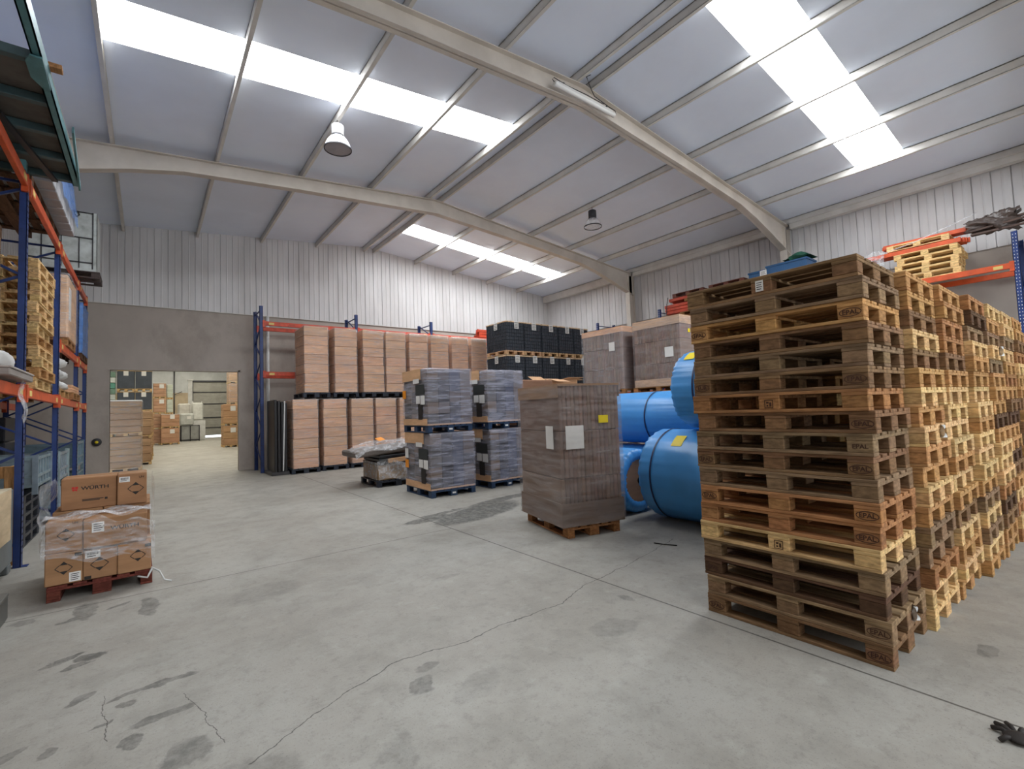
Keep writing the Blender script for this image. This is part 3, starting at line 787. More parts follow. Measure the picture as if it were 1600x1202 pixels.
# carton load with open boxes behind, showing over the brown load
pallet(EUR, 'wooden pallet under the brown carton load behind the wrapped loads', (7.6, 9.3, 0), 0, WARM)
t = thing('carton_load', 'brown carton load half hidden between the wrapped loads and black crates', 'carton load', (7.6, 9.3, .146))
for k in range(4): ob('carton', MB().cbox(-.55, .55, -.5, .5, k*.56, (k+1)*.56-.005, .03).mesh('carton', M_CARD), t, color=jit(srgb(140, 104, 82), .08))
pallet(EUR, 'wooden pallet under the open boxes in front of the black crates', (8.75, 9.35, 0), R(90), WARM)
t = thing('carton_load', 'brown carton block under the open flap boxes, behind the big wrapped cardboard load', 'carton load', (8.75, 9.35, .146))
ob('carton', MB().cbox(-.58, .58, -.4, .4, 0, 1.0, .02).mesh('carton', M_CARD), t, color=CARDD); ob('carton', MB().cbox(-.58, .58, -.4, .4, 1.005, 2.06, .02).mesh('carton', M_CARD), t, color=CARDD)
def open_box(label, x, y, z, w, d, h, rz, flaps):
    r = thing('open_carton', label, 'open carton', (x, y, z), rz)
    b = MB(); e = .008
    b.box(-w/2, w/2, -d/2, d/2, 0, e).box(-w/2, w/2, -d/2, -d/2+e, e, h).box(-w/2, w/2, d/2-e, d/2, e, h).box(-w/2, -w/2+e, -d/2+e, d/2-e, e, h).box(w/2-e, w/2, -d/2+e, d/2-e, e, h)
    ob('body', b.mesh('body', M_CARD), r, color=CARDL)
    for sd, ang in flaps:
        f = MB().box(-(w if sd in 'fb' else d)/2, (w if sd in 'fb' else d)/2, 0, (d if sd in 'fb' else w)*.45, 0, .006).mesh('flap', M_CARD)
        loc = {'f': (0, -d/2, h), 'b': (0, d/2, h), 'l': (-w/2, 0, h), 'r': (w/2, 0, h)}[sd]; zr = {'f': 180, 'b': 0, 'l': 90, 'r': -90}[sd]
        ob('flap', f, r, loc, (R(ang), 0, R(zr)), color=CARDL)
open_box('open brown carton with spread flaps, left one on the half hidden block', 8.45, 9.3, 2.21, .5, .6, .2, R(4), (('f', -15), ('b', 30)))
open_box('open brown carton with flat flaps, right one on the half hidden block', 9.03, 9.35, 2.21, .5, .6, .22, R(-5), (('f', 5), ('b', 15), ('r', -5)))

# ================================================================== big wrapped cardboard load in the middle
SLAT = srgb(132, 108, 96)
def slab_load(label, loc, rz, w, d, h, nf, layers, cat_group=None, front='y', film=M_FILMB, cap=.14, seed=3, labels=(), base=.1, capcol=None, basecol=None, capx=False):
    q = random.Random(seed)
    r = thing('wrapped_cardboard_load', label, 'wrapped cardboard load', loc, rz, cat_group)
    n = nf; cc = capcol or CARD
    lh = (h-cap*.0)/layers
    for L in range(layers):
        for i in range(n):
            lean = .02*math.sin(i*.7+L)
            if front == 'y':
                x0, x1 = -w/2+w*i/n, -w/2+w*(i+1)/n
                y0 = -d/2+q.uniform(0, .018); b = MB().cbox(x0+.002, x1-.002, y0, d/2, L*lh+.001, (L+1)*lh-.003, .012)
            else:
                y0, y1 = -d/2+d*i/n, -d/2+d*(i+1)/n
                x0 = -w/2+q.uniform(0, .018); b = MB().cbox(x0, w/2, y0+.002, y1-.002, L*lh+.001, (L+1)*lh-.003, .012)
            ob('cardboard_bundle', b.mesh('cardboard_bundle', M_CARD), r, color=jit(SLAT, .2))
    e = .012
    b = MB().box(-w/2-e, w/2+e, -d/2-e, d/2+e, h, h+.008)
    for s_ in (-1, 1):
        hh = .02 if capx else cap
        b.box(-w/2-e, w/2+e, s_*(d/2+e)-.003, s_*(d/2+e)+.003, h-hh, h+.004); b.box(s_*(w/2+e)-.003, s_*(w/2+e)+.003, -d/2-e, d/2+e, h-cap, h+.004)
    plab(ob('top_tray', b.mesh('top_tray', M_CARD), r, color=cc), 'brown cardboard top tray')
    if base:
        b = MB()
        for s_ in (-1, 1):
            b.box(-w/2-e, w/2+e, s_*(d/2+e)-.003, s_*(d/2+e)+.003, 0, base); b.box(s_*(w/2+e)-.003, s_*(w/2+e)+.003, -d/2-e, d/2+e, 0, base)
        ob('bottom_tray', b.mesh('bottom_tray', M_CARD), r, color=basecol or cc)
    for (face, u, z, sw, sh, mt, l) in labels:
        if face == 'x': o = ob('label', MB().box(-.002, 0, -sw/2, sw/2, -sh/2, sh/2).mesh('label', mt), r, (-w/2-.03, u, z))
        else: o = ob('label', MB().box(-sw/2, sw/2, -.002, 0, -sh/2, sh/2).mesh('label', mt), r, (u, -d/2-.03, z))
        plab(o, l)
    plab(ob('stretch_wrap', film_shell(w+.045, d+.045, .0, h-.02, film, seed=seed, amp=.006, top=False), r), 'clear wrinkled wrap')
    return r
bx, by, brz = 4.17, 4.42, R(-14)
bw, bd = .93, 1.2
def loc2(u, v): return (bx+u*math.cos(brz)-v*math.sin(brz), by+u*math.sin(brz)+v*math.cos(brz))
cx, cy = loc2(bw/2, bd/2)
pallet(EUR, 'light brown wooden pallet under the tall wrapped cardboard load', (cx, cy, 0), brz, ORW)
slab_load('tall brown wrapped cardboard load with white papers and a yellow label', (cx, cy, .145), brz, bw, bd, 1.83, 15, 3, labels=(('x', -.38, 1.14, .2, .3, M_PAPER, 'white paper sheet'), ('y', -.26, 1.14, .27, .3, M_PAPER, 'white paper sheet'), ('y', .19, 1.36, .15, .1, M_YELLOW, 'small yellow label')), base=.30, cap=.17, capx=True, seed=5, capcol=srgb(160, 130, 106), basecol=srgb(124, 104, 90))
ob_ = MB().tube([(4.83, 3.55, .006), (4.86, 3.42, .008), (4.93, 3.3, .006)], .006, 6)
tag(ob('plastic_strip', ob_.mesh('plastic_strip', M_INK)), 'short black strip on the floor before the tall wrapped load', 'strip')

# two wrapped cardboard loads higher up behind the blue rolls (each on top of another)
for n, (y0, y1, nm, cc) in enumerate(((8.82, 10.45, 'left', CARD), (6.93, 8.45, 'right', srgb(206, 172, 142)))):
    cyy = (y0+y1)/2; dd = y1-y0-.04
    for tier in (0, 1):
        z = tier*2.012
        pallet(BIG, f"long wooden pallet under the {nm} {'upper' if tier else 'lower'} cardboard load by the right rack", (11.5, cyy, z), 0, ORW)
        slab_load(f"{nm} {'upper' if tier else 'lower'} wrapped cardboard load behind the blue rolls", (11.5, cyy, z+.146), 0, .98, dd, 1.85, 24, 3, front='x', film=(M_FILM if n == 0 else M_FILMB), cap=.22 if n else .16, seed=8+n+tier*3, base=.2 if n else 0, capcol=cc,
            labels=((('x', -.42*dd*.62, 1.28, .22, .26, M_PAPER, 'white paper sheet'),) if n == 0 else (('x', -.42*dd*.66, .9, .26, .27, M_PAPER, 'white paper sheet'), ('y', -.1, 1.45, .1, .1, M_YELLOW, 'small yellow label'))) if tier else ())

# ================================================================== blue wrapped rolls
def roll(label, x, y0, y1, zc_, rad, straps, lab=None, core=False, seed=1):
    q = random.Random(seed); L = y1-y0; ph = q.uniform(0, 6)
    r = thing('wrapped_roll', label, 'wrapped roll', (x, y0, zc_), 0, 'blue wrapped rolls')
    wob = lambda i, a: .004*math.sin(a*9+ph+i*.7)+((.009*math.sin(a*31+ph+2*math.sin(a*5))+.006*math.sin(a*47+i)) if i in (1, 2, 3, 8, 9, 10) else .0015*math.sin(a*23+i))
    prof = [(rad*.34, .012), (rad*.5, .0), (rad*.86, .005), (rad*.96, .03), (rad, .09), (rad*1.002, L*.35), (rad*1.002, L*.65), (rad, L-.09), (rad*.96, L-.03), (rad*.86, L-.005), (rad*.5, L), (rad*.34, L-.012)]
    if core: prof = [(rad*.64, .03), (rad*.7, .0)]+prof[2:-2]+[(rad*.7, L), (rad*.64, L-.03)]
    ob('film_cover', MB().lathe(prof, 144, axis='y', wob=wob).mesh('film_cover', M_ROLL), r)
    rc = rad*.66 if core else rad*.36
    plab(ob('core_roll', MB().lathe([(.05, .02), (rc, .018), (rc, L-.018), (.05, L-.02)], 40, axis='y', sm=False).mesh('core_roll', M_CARD), r, color=srgb(168, 128, 98)), 'brown paper roll end')
    for s_ in straps:
        ob('strap', MB().lathe([(rad+.009, s_-.012), (rad+.012, s_-.012), (rad+.012, s_+.012), (rad+.009, s_+.012)], 56, axis='y', sm=False).mesh('strap', M_STRAP), r)
    if lab:
        a, yy, sz = lab
        b = MB().grid(6, 4, lambda u, v: ((rad+.009)*math.cos(R(a)+(u-.5)*sz/rad*1.3), yy+(v-.5)*sz, (rad+.009)*math.sin(R(a)+(u-.5)*sz/rad*1.3)))
        plab(ob('label', b.mesh('label', M_YELLOW), r), 'yellow label')
    return r
roll('large blue wrapped roll on the floor beside the nearest pallet stack', 6.17, 2.45, 4.32, .655, .64, (.55, 1.62), (128, 1.3, .16), seed=1)
roll('blue wrapped roll lying on top of the large floor roll', 6.2, 2.35, 3.8, 1.865, .54, (.4, 1.08), (122, 1.22, .15), seed=2)
roll('blue wrapped roll with open brown end, between cardboard load and large roll', 6.03, 4.62, 6.1, .505, .49, (), core=True, seed=3)
roll('long blue wrapped roll stacked upper one, behind the other rolls', 7.32, 4.05, 7.3, 1.436, .465, (1.05, 2.6), seed=4)
roll('long blue wrapped roll lying on the floor under another long roll', 7.30, 4.05, 7.35, .475, .46, (1.1, 2.6), seed=5)

# ================================================================== collapsed pile on a black pallet
pallet(PAINT, 'black plastic pallet under the collapsed film covered pile', (4.66, 11.02, 0), R(-2), srgb(36, 42, 54), name='plastic_pallet')
t = thing('carton_pile', 'collapsed pile of cartons and dark trays under crumpled clear film', 'carton pile', (4.66, 11.02, .146), R(-2))
ob('carton', MB().cbox(-.46, .46, -.55, .55, 0, .36, .02).mesh('carton', M_CARD), t, color=srgb(158, 132, 104))
for k in range(3): ob('tray', MB().cbox(-.46+.02*k, .47, -.56, .52, .365+k*.075, .43+k*.075, .01).mesh('tray', M_PLAST), t, (0, 0, 0), (0, R(-1.5), 0), color=srgb(40, 42, 46))
plab(ob('cardboard_strip', MB().cbox(-.22, .5, -.6, -.48, .4, .5, .008).mesh('cardboard_strip', M_CARD), t, (0, 0, 0), (0, R(-3), 0), color=CARDL), 'bare brown cardboard edge')
def drape(u, v):
    x = -.98+1.5*u; y = -.62+1.2*v
    z = .76+.14*u+.03*math.sin(9*u+4*v)+.02*math.sin(17*v+6*u)
    if u < .2: z -= (.2-u)*.5
    if v < .12: z -= (.12-v)*1.0
    return (x, y, z)
ob('top_box', MB().cbox(-.93, .5, -.55, .55, .60, .74, .03).mesh('top_box', M_CARD), t, (0, 0, .02), (0, R(-4), 0), color=srgb(120, 112, 106))
plab(ob('crumpled_film', MB().grid(26, 18, drape).mesh('crumpled_film', M_FILMC), t), 'crumpled clear film')
def skirt(u, v):
    x = -.5+1.0*u; return (x, -.60-.04*math.sin(8*u+5*v)-.06*(1-v), .02+.42*v+.05*math.sin(7*u))
ob('crumpled_film', MB().grid(20, 8, skirt).mesh('crumpled_film', M_FILMC), t)
ob('side_film', MB().grid(8, 8, lambda u, v: (-.49-.02*math.sin(7*u+6*v), -.55+1.0*u, .02+.4*v)).mesh('side_film', M_FILMC), t)
plab(ob('orange_tag', MB().box(-.09, .09, -.09, .09, 0, .003).mesh('orange_tag', M_TAG), t, (-.25, -.1, .93), (R(20), R(-8), R(15))), 'orange square tag')

# ================================================================== boxes on the near left pallet
WB = srgb(160, 120, 86)
REDP = srgb(104, 52, 42)
pallet(EUR, 'reddish brown wooden pallet under the taped brown boxes', (-.365, 6.93, 0), R(.6), REDP)
def box(label, x0, x1, y0, y1, z0, z1, marks=(), rz=0., c=WB, name='cardboard_box', cat='box', group='brown boxes on the near left pallet'):
    cx_, cy_ = (x0+x1)/2, (y0+y1)/2; w, d, h = x1-x0, y1-y0, z1-z0
    r = thing(name, label, cat, (cx_, cy_, z0), rz, group)
    ob('body', MB().cbox(-w/2, w/2, -d/2, d/2, 0, h, .008).mesh('body', M_CARD), r, color=jit(c, .05))
    ob('tape', MB().box(-w/2-.0006, w/2+.0006, -.03, .03, h-.0005, h+.0008).mesh('tape', mat('parcel_tape', srgb(186, 148, 108), .25, 0, 3, .05)), r)
    for mk in marks:
        kind, u, z = mk[:3]; s_ = mk[3] if len(mk) > 3 else 1
        L_ = (u*w, -d/2-.0012, z*h)
        if kind == 'diamond':
            b = MB(); a = .062*s_
            b.prism([(0, a), (-a*.52, a*.48), (a*.52, a*.48)], 'z', 0, .0006).prism([(0, -a), (a*.52, -a*.48), (-a*.52, -a*.48)], 'z', 0, .0006)
            for p_, q_ in (((-a*.5, a*.5), (-a, 0)), ((-a, 0), (-a*.5, -a*.5)), ((a*.5, a*.5), (a, 0)), ((a, 0), (a*.5, -a*.5))): b.bar((*p_, .0003), (*q_, .0003), .006*s_, .0006)
            plab(ob('hazard_diamond', b.mesh('hazard_diamond', M_INK), r, L_, ROT_NY), 'black and brown diamond mark')
        elif kind == 'word':
            plab(ob('lettering', text_mesh('W\u00dcRTH', .062*s_, M_INK, .0005, 1.22), r, L_, ROT_NY), 'bold black brand word')
        elif kind == 'small':
            b = MB()
            for k in range(2): b.box(-.085, .085-.03*k, -.012*k-.004, -.012*k+.004, 0, .0006)
            b.box(.095, .118, -.016, .006, 0, .0006)
            ob('small_print', b.mesh('small_print', M_INK), r, L_, ROT_NY)
        elif kind == 'logo':
            b = MB(); a = .026*s_
            b.prism([(-a, .1*a), (-a, .9*a), (-.1*a, .9*a), (-.1*a, .35*a), (.1*a, .35*a), (.1*a, .9*a), (a, .9*a), (a, .1*a)], 'z', 0, .0006)
            b.prism([(-a, -.1*a), (a, -.1*a), (.55*a, -.95*a), (.0, -.6*a), (-.55*a, -.95*a)], 'z', 0, .0006)
            plab(ob('emblem', b.mesh('emblem', M_REDINK), r, L_, ROT_NY), 'red emblem')
        elif kind == 'label': plab(ob('paper_label', sticker_mesh(.1*s_, .062*s_, 'bars'), r, L_, ROT_NY), 'white barcode label')
        elif kind == 'label2': plab(ob('paper_label', sticker_mesh(.085*s_, .09*s_, 'lines'), r, L_, ROT_NY), 'white paper label')
        elif kind == 'stamp': ob('handling_mark', MB().box(-.026*s_, .026*s_, -.016, .016, 0, .0005).mesh('handling_mark', M_INK), r, L_, ROT_NY)
        elif kind == 'print': ob('small_print', text_mesh('UN', .03, M_BRAND, .0004), r, L_, ROT_NY)
Y0 = 6.34
box('brown box with a square white label, bottom left of the near pallet', -.775, -.505, Y0, Y0+.36, .146, .445, (('diamond', .0, .52), ('label2', .3, .2), ('stamp', .38, .9)))
box('brown box with barcode label, bottom middle of the near pallet', -.502, -.245, Y0, Y0+.36, .146, .43, (('diamond', -.02, .5, 1.1), ('label', -.22, .86, 1.15), ('stamp', -.36, .08)))
box('brown film covered box, bottom right of the near pallet', -.242, .03, Y0-.01, Y0+.36, .146, .44, (('diamond', .1, .55), ('stamp', .4, .85)))
box('brown box with diamond mark, middle layer left of the near pallet', -.775, -.51, Y0+.01, Y0+.37, .447, .75, (('diamond', .05, .55), ('print', .3, .9)))
box('long brown box with large black word, middle layer of the near pallet', -.505, -.005, Y0+.01, Y0+.37, .447, .735, (('word', .14, .6, .82), ('label2', -.28, .7, 1.1)), rz=R(.4))
box('brown box behind, bottom left rear of the near pallet', -.775, -.38, Y0+.37, Y0+1.15, .146, .45, group='rear boxes on the near left pallet')
box('brown box behind, bottom right rear of the near pallet', -.375, .02, Y0+.37, Y0+1.15, .146, .45, group='rear boxes on the near left pallet')
box('brown box behind, middle layer left rear of the near pallet', -.77, -.38, Y0+.39, Y0+1.15, .452, .79, group='rear boxes on the near left pallet')
box('brown box behind, middle layer right rear of the near pallet', -.375, .02, Y0+.39, Y0+1.15, .452, .79, group='rear boxes on the near left pallet')
box('topmost brown box with red emblem and black word on the near pallet', -.71, -.265, Y0+.395, Y0+.8, .792, 1.12, (('logo', -.26, .66, .95), ('word', .1, .66, .8), ('small', .06, .3)), c=srgb(154, 114, 80))
box('topmost small brown box with diamond mark and white label', -.262, -.01, Y0+.36, Y0+.74, .792, 1.125, (('diamond', .12, .5, 1.1), ('label', -.26, .82, .9), ('print', .32, .86)))
# film round the boxes
def nearfilm(u, v):
    # front sheet from left to right, bunched and torn
    x = -.80+.86*u; zt = .72+.05*math.sin(5*u)+.03*math.sin(17*u); zb = .40-.12*u+.03*math.sin(11*u)
    z = zb+(zt-zb)*v
    return (x, Y0-.022-.012*math.sin(13*u+9*v)-.008*math.sin(31*v+4*u), z)
M_FILMN = film_mat('near_film', (.92, .92, .94), .01, .46, (2.2, 2, 9), .08, 2.6)
t = thing('film_sheet', 'torn clear stretch film round the brown boxes on the near pallet', 'stretch film', (0, 0, 0))
ob('front_film', MB().grid(50, 26, nearfilm).mesh('front_film', M_FILMN), t)
def topfilm(u, v):
    x = -.80+.83*u; y = Y0-.015+.38*v
    return (x, y, .765+.018*math.sin(15*u+4*v)+.014*math.sin(21*v+7*u)+.02*math.exp(-((u-.55)/.1)**2))
ob('top_film', MB().grid(44, 18, topfilm).mesh('top_film', M_FILMC), t)
ob('side_film', MB().grid(14, 20, lambda u, v: (-.80-.02*math.sin(9*v+4*u)-.05*math.exp(-((v-.52)/.12)**2), Y0-.01+.9*u, .45+.66*v)).mesh('side_film', M_FILMC), t)
ob('side_film', MB().grid(14, 20, lambda u, v: (.045+.012*math.sin(9*v+4*u), Y0-.01+.9*u, .3+.8*v)).mesh('side_film', M_FILMC), t)
ob('film_tail', MB().tube([(.03, Y0-.05, .17), (.1, Y0-.07, .12), (.14, Y0-.1, .03), (.2, Y0-.12, .008)], .008, 6).mesh('film_tail', M_WHITEP), t)
ob('film_tail', MB().tube([(-.08, Y0-.04, .1), (.0, Y0-.06, .075), (.04, Y0-.05, .16)], .01, 6).mesh('film_tail', M_WHITEP), t)

# ================================================================== things on the left rack
TEAL = srgb(84, 132, 138)
t = thing('steel_stillage', 'teal steel frame with dark decking overhanging the top of the left rack', 'steel frame', (0, 0, 4.9))
for x in (-.78, -2.25): ob('side_rail', MB().box(x-.035, x+.035, 4.3, 8.45, 0, .012).box(x-.035, x-.023, 4.3, 8.45, 0, .14).box(x+.023, x+.035, 4.3, 8.45, 0, .14).mesh('side_rail', M_STEEL), t, color=TEAL)
for y in (4.35, 5.72, 6.45, 7.1, 7.75, 8.38): ob('cross_member', MB().cbox(-2.25, -.8, y-.04, y+.04, .015, .1, .006).mesh('cross_member', M_STEEL), t, color=srgb(68, 90, 94))
plab(ob('deck', MB().box(-2.2, -.83, 5.75, 8.4, .105, .12).mesh('deck', mat('old_board', srgb(92, 88, 82), .8, 0, 3, .2)), t), 'dark board deck')
plab(ob('edge_board', MB().box(-.84, -.745, 5.9, 8.35, .125, .15).mesh('edge_board', mat('pale_board', srgb(196, 184, 170), .7, 0, 3, .12)), t), 'pale board edge')
ob('diagonal_bar', MB().bar((-1.42, 5.6, .0), (-.98, 8.4, .0), .06, .03).mesh('diagonal_bar', M_DARK), t)
ob('gusset', MB().prism([(-.82, 5.55), (-.74, 5.55), (-.745, 6.05), (-.80, 6.05), (-.86, 5.9), (-.86, 5.65)], 'z', -.03, -.015).mesh('gusset', M_STEEL), t, color=TEAL)
ob('folded_leg', MB().bar((-.68, 7.0, .09), (-.75, 8.5, .0), .02, .07).mesh('folded_leg', M_STEEL), t, color=TEAL)
plab(ob('plank', MB().cbox(-2.3, -.66, 5.95, 6.05, .155, .2, .004).mesh('plank', M_WOOD), t, color=ORW), 'wooden plank end')
ob('foot', MB().box(-2.28, -2.2, 6.1, 6.22, -.118, 0).box(-2.28, -2.2, 7.9, 8.0, -.118, 0).box(-1.3, -1.18, 6.1, 6.22, -.118, 0).box(-1.3, -1.18, 7.9, 8.0, -.118, 0).mesh('foot', M_STEEL), t, color=TEAL)

t = thing('wrapped_load', 'blue film wrapped load of white cartons on the top left rack level', 'wrapped pallet load', (0, 0, 4.93))
for k in range(2): pallet(EUR, f"dark wooden pallet under the blue wrapped load, {'nearer' if k == 0 else 'farther'} one", (-1.6, 9.02+1.205*k, 4.784), 0, DARKW)
for k in range(7):
    ob('carton', MB().cbox(-1.9, -1.02, 8.55+k*.34, 8.55+k*.34+.3, 0, .40, .01).mesh('carton', M_CARD), t, color=srgb(160, 160, 164))
    ob('carton', MB().cbox(-2.0, -1.06, 8.55+k*.34, 8.55+k*.34+.3, .405, .72, .01).mesh('carton', M_CARD), t, color=srgb(150, 154, 166))
plab(ob('blue_wrap', MB().grid(30, 16, lambda u, v: (-.985-.05*v-.25*max(0, v-.8)+.012*math.sin(13*u+5*v), 8.5+2.42*u, .17+.75*v+.02*math.sin(9*u)+.03*math.sin(31*u))).mesh('blue_wrap', M_BLUEFILM), t), 'blue stretch film')
ob('blue_wrap', MB().grid(10, 14, lambda u, v: (-1.0-1.1*u, 8.49-.012*math.sin(9*u+7*v), .1+.82*v)).mesh('blue_wrap', M_BLUEFILM), t)
ob('blue_wrap', MB().grid(10, 20, lambda u, v: (-1.08-1.0*u, 8.5+2.42*v, .90+.02*math.sin(9*u+11*v))).mesh('blue_wrap', M_BLUEFILM), t)

pallet(EURP, 'dark pallet under the grey cage container, top left rack level', (-1.45, 13.9, 4.857), R(90), srgb(66, 52, 48), name='wooden_pallet')
t = thing('cage_container', 'whitish cage container with dark bars high on the left rack', 'cage container', (-1.47, 13.9, 5.003))
GW = srgb(186, 192, 190)
ob('body', MB().box(-.55, -.2, -.38, -.37, .05, 1.3).box(-.55, .56, .37, .38, .05, 1.3).box(.56, .57, -.38, .38, .05, 1.3).box(-.57, .57, -.38, .38, 0, .05).box(-.2, .57, -.38, -.37, .05, 1.3).mesh('body', M_STEEL), t, color=GW)
b = MB()
for x in (-.3, 0, .28): b.box(x-.008, x+.008, -.40, -.385, .05, .72)
for z in (.18, .72, 1.28): b.box(-.57, .5, -.40, -.385, z-.012, z+.012)
b.box(.49, .51, -.4, -.385, .05, 1.3)
ob('bars', b.mesh('bars', M_DARK), t)
ob('hook', MB().tube([(.2, -.4, 1.3), (.2, -.42, 1.22), (.24, -.42, 1.16), (.28, -.42, 1.2), (.26, -.4, 1.28)], .012, 6).mesh('hook', M_DARK), t)

# second level
for k in range(12):
    c = rnd.choice([PALE, PALE, WARM])
    pallet(EUR, f"pale wooden pallet on the left rack, {ORD[k+1]} from the bottom of its stack", (-1.55+rnd.uniform(-.03, .03), 9.25+rnd.uniform(-.02, .05), 2.172+k*.1441), R(rnd.uniform(-1.5, 1.5)), c, 'pale pallets stacked on the left rack')
for k in range(13):
    pallet(EUR, f"dark wooden pallet on the left rack before the blue post, {ORD[k+1]} from the bottom", (-1.78+rnd.uniform(-.02, .02), 7.35+rnd.uniform(-.02, .02), 2.172+k*.1441), 0, rnd.choice([GREY, DARKW, WEATH]), 'dark pallets stacked on the left rack')
def blob(label, x, y, z, rx, ry, rz_, m, name='plastic_sack', cat='sack', seed=1, group=None, extra=None):
    q = random.Random(seed); ph = [q.uniform(0, 6) for _ in range(4)]
    n1, n2 = 24, 12
    def fn(u, v):
        a = 2*math.pi*u; e = math.pi*(v-.5)
        k = 1+.09*math.sin(3*a+ph[0]+2*e)+.06*math.sin(7*a+ph[1]+5*e)
        cx_ = abs(math.cos(e))**.55
        return (rx*k*cx_*math.copysign(abs(math.cos(a))**.7, math.cos(a)), ry*k*cx_*math.copysign(abs(math.sin(a))**.7, math.sin(a)), rz_+rz_*math.copysign(abs(math.sin(e))**.7, math.sin(e))*(1+.05*math.sin(5*a+ph[2])*(1 if e > 0 else 0)))
    return tag(ob(name, MB().grid(n1, n2, fn).mesh(name, m), None, (x, y, z)), label, cat, group)
t = thing('carton', 'flat grey carton at the edge of the left rack shelf, near the blue post', 'carton', (-1.2, 7.55, 2.172))
ob('body', MB().cbox(-.15, .10, -.75, .45, .035, .11, .01).mesh('body', M_CARD), t, color=srgb(150, 142, 136)); ob('lid', MB().cbox(-.16, .11, -.76, .46, .11, .13, .006).mesh('lid', M_CARD), t, color=srgb(170, 162, 156))
blob('white plastic sack on the flat grey carton on the left rack', -1.25, 7.1, 2.303, .10, .42, .085, M_WHITEP, seed=3)
ob_ = MB().grid(5, 10, lambda u, v: (-1.13-.03*math.sin(6*v), 7.6+.22*u-.1*v, 2.17-.42*v+.05*math.sin(7*u)))
tag(ob('plastic_rag', ob_.mesh('plastic_rag', M_FILMC)), 'torn clear plastic hanging over the orange beam of the left rack', 'plastic rag')
pallet(EUR, 'worn wooden pallet under the white sacks on the left rack', (-1.6, 11.75, 2.172), 0, WARM)
for k, (dy, dz, nm) in enumerate(((-.32, 0, 'bottom front'), (.3, 0, 'bottom rear'), (-.28, .2, 'middle front'), (.3, .2, 'middle rear'), (0, .4, 'topmost'))):
    blob(f"white paper sack on the left rack, {nm} one of the pile", -1.58, 11.75+dy, 2.317+dz, .36, .3 if k < 4 else .42, .095, M_WHITEP, seed=10+k, group='white sacks on the left rack')
pallet(EUR, 'worn wooden pallet on the lower left rack shelf near the far post', (-1.55, 13.0, 2.172), 0, ORW)
t = thing('carton_bundle', 'low stack of brown boards on the lower left rack shelf near far post', 'board stack', (-1.55, 13.0, 2.318))
for k in range(3): ob('board', MB().cbox(-.38, .38, -.55, .55, k*.05, k*.05+.045, .005).mesh('board', M_CARD), t, color=jit(CARD, .1))
# third level: tall carton and blue bundle
pallet(EUR, 'worn wooden pallet under the tall carton on the left rack', (-1.56, 12.2, 3.122), 0, ORW)
t = thing('tall_carton', 'tall light brown carton with white papers on the left rack', 'carton', (-1.56, 12.2, 3.268))
ob('body', MB().cbox(-.4, .4, -.62, .62, 0, 1.15, .02).mesh('body', M_CARD), t, color=CARDL)
plab(ob('paper', MB().box(.401, .404, -.5, -.2, .35, .95).mesh('paper', M_PAPER), t), 'white paper'); ob('paper', MB().box(-.2, .2, -.624, -.621, .3, .8).mesh('paper', M_PAPER), t)
ob('stretch_wrap', film_shell(.83, 1.27, 0, 1.17, M_FILM, seed=4), t)
pallet(EUR, 'wooden pallet under the blue wrapped bundle on the left rack', (-1.56, 14.55, 3.122), 0, DARKW)
t = thing('wrapped_bundle', 'blue film wrapped bundle on the left rack before the far wall', 'wrapped bundle', (-1.56, 14.55, 3.268))
for k in range(3): ob('carton', MB().cbox(-.38, .38, -.58, .58, k*.36, k*.36+.35, .02).mesh('carton', M_CARD), t, color=srgb(120, 140, 176))
ob('blue_wrap', film_shell(.8, 1.2, .0, 1.12, M_BLUEFILM, seed=6), t)
# floor level below the rack
GB = srgb(112, 118, 118)
t = thing('pallet_box', 'grey pallet box on the floor under the left rack near the front', 'pallet box', (-1.76, 7.25, 0))
ob('body', MB().cbox(-.5, .5, -.84, .84, .1, .95, .01).mesh('body', M_PLAST), t, color=GB)
for y in (-.7, 0, .7): ob('skid', MB().cbox(-.5, .5, y-.08, y+.08, 0, .1, .008).mesh('skid', M_PLAST), t, color=GB)
for k in range(2):
    t = thing('cardboard_sheet', ['pale cardboard sheet hung over the grey pallet box, nearer one', 'pale cardboard sheet hung over the grey pallet box, beside the post'][k], 'cardboard sheet', (-1.235, 6.9+k*.62, .40+.0*k), 0, None)
    ob('sheet', MB().cbox(-.012, .0, -.28, .31, 0, .62-.05*k, .004).mesh('sheet', M_CARD), t, color=srgb(206, 184, 150)); ob('fold', MB().cbox(-.45, .0, -.28, .31, .62-.05*k, .635-.05*k, .004).mesh('fold', M_CARD), t, color=srgb(198, 186, 160))
r, _ = pallet(EUR, 'wooden pallet standing on edge beside the front blue post', (-1.62, 8.40, .6), 0, WARM)
r.rotation_euler = (R(90), 0, 0); r.location = (-1.64, 8.50, .601)
for k in range(5):
    pallet(EURP, f"black pallet on the floor under the left rack, {ORD[k+1]} from the bottom", (-1.76, 10.0, k*.1441), 0, srgb(46, 48, 54), 'black pallets under the left rack')
SB = srgb(126, 142, 152)
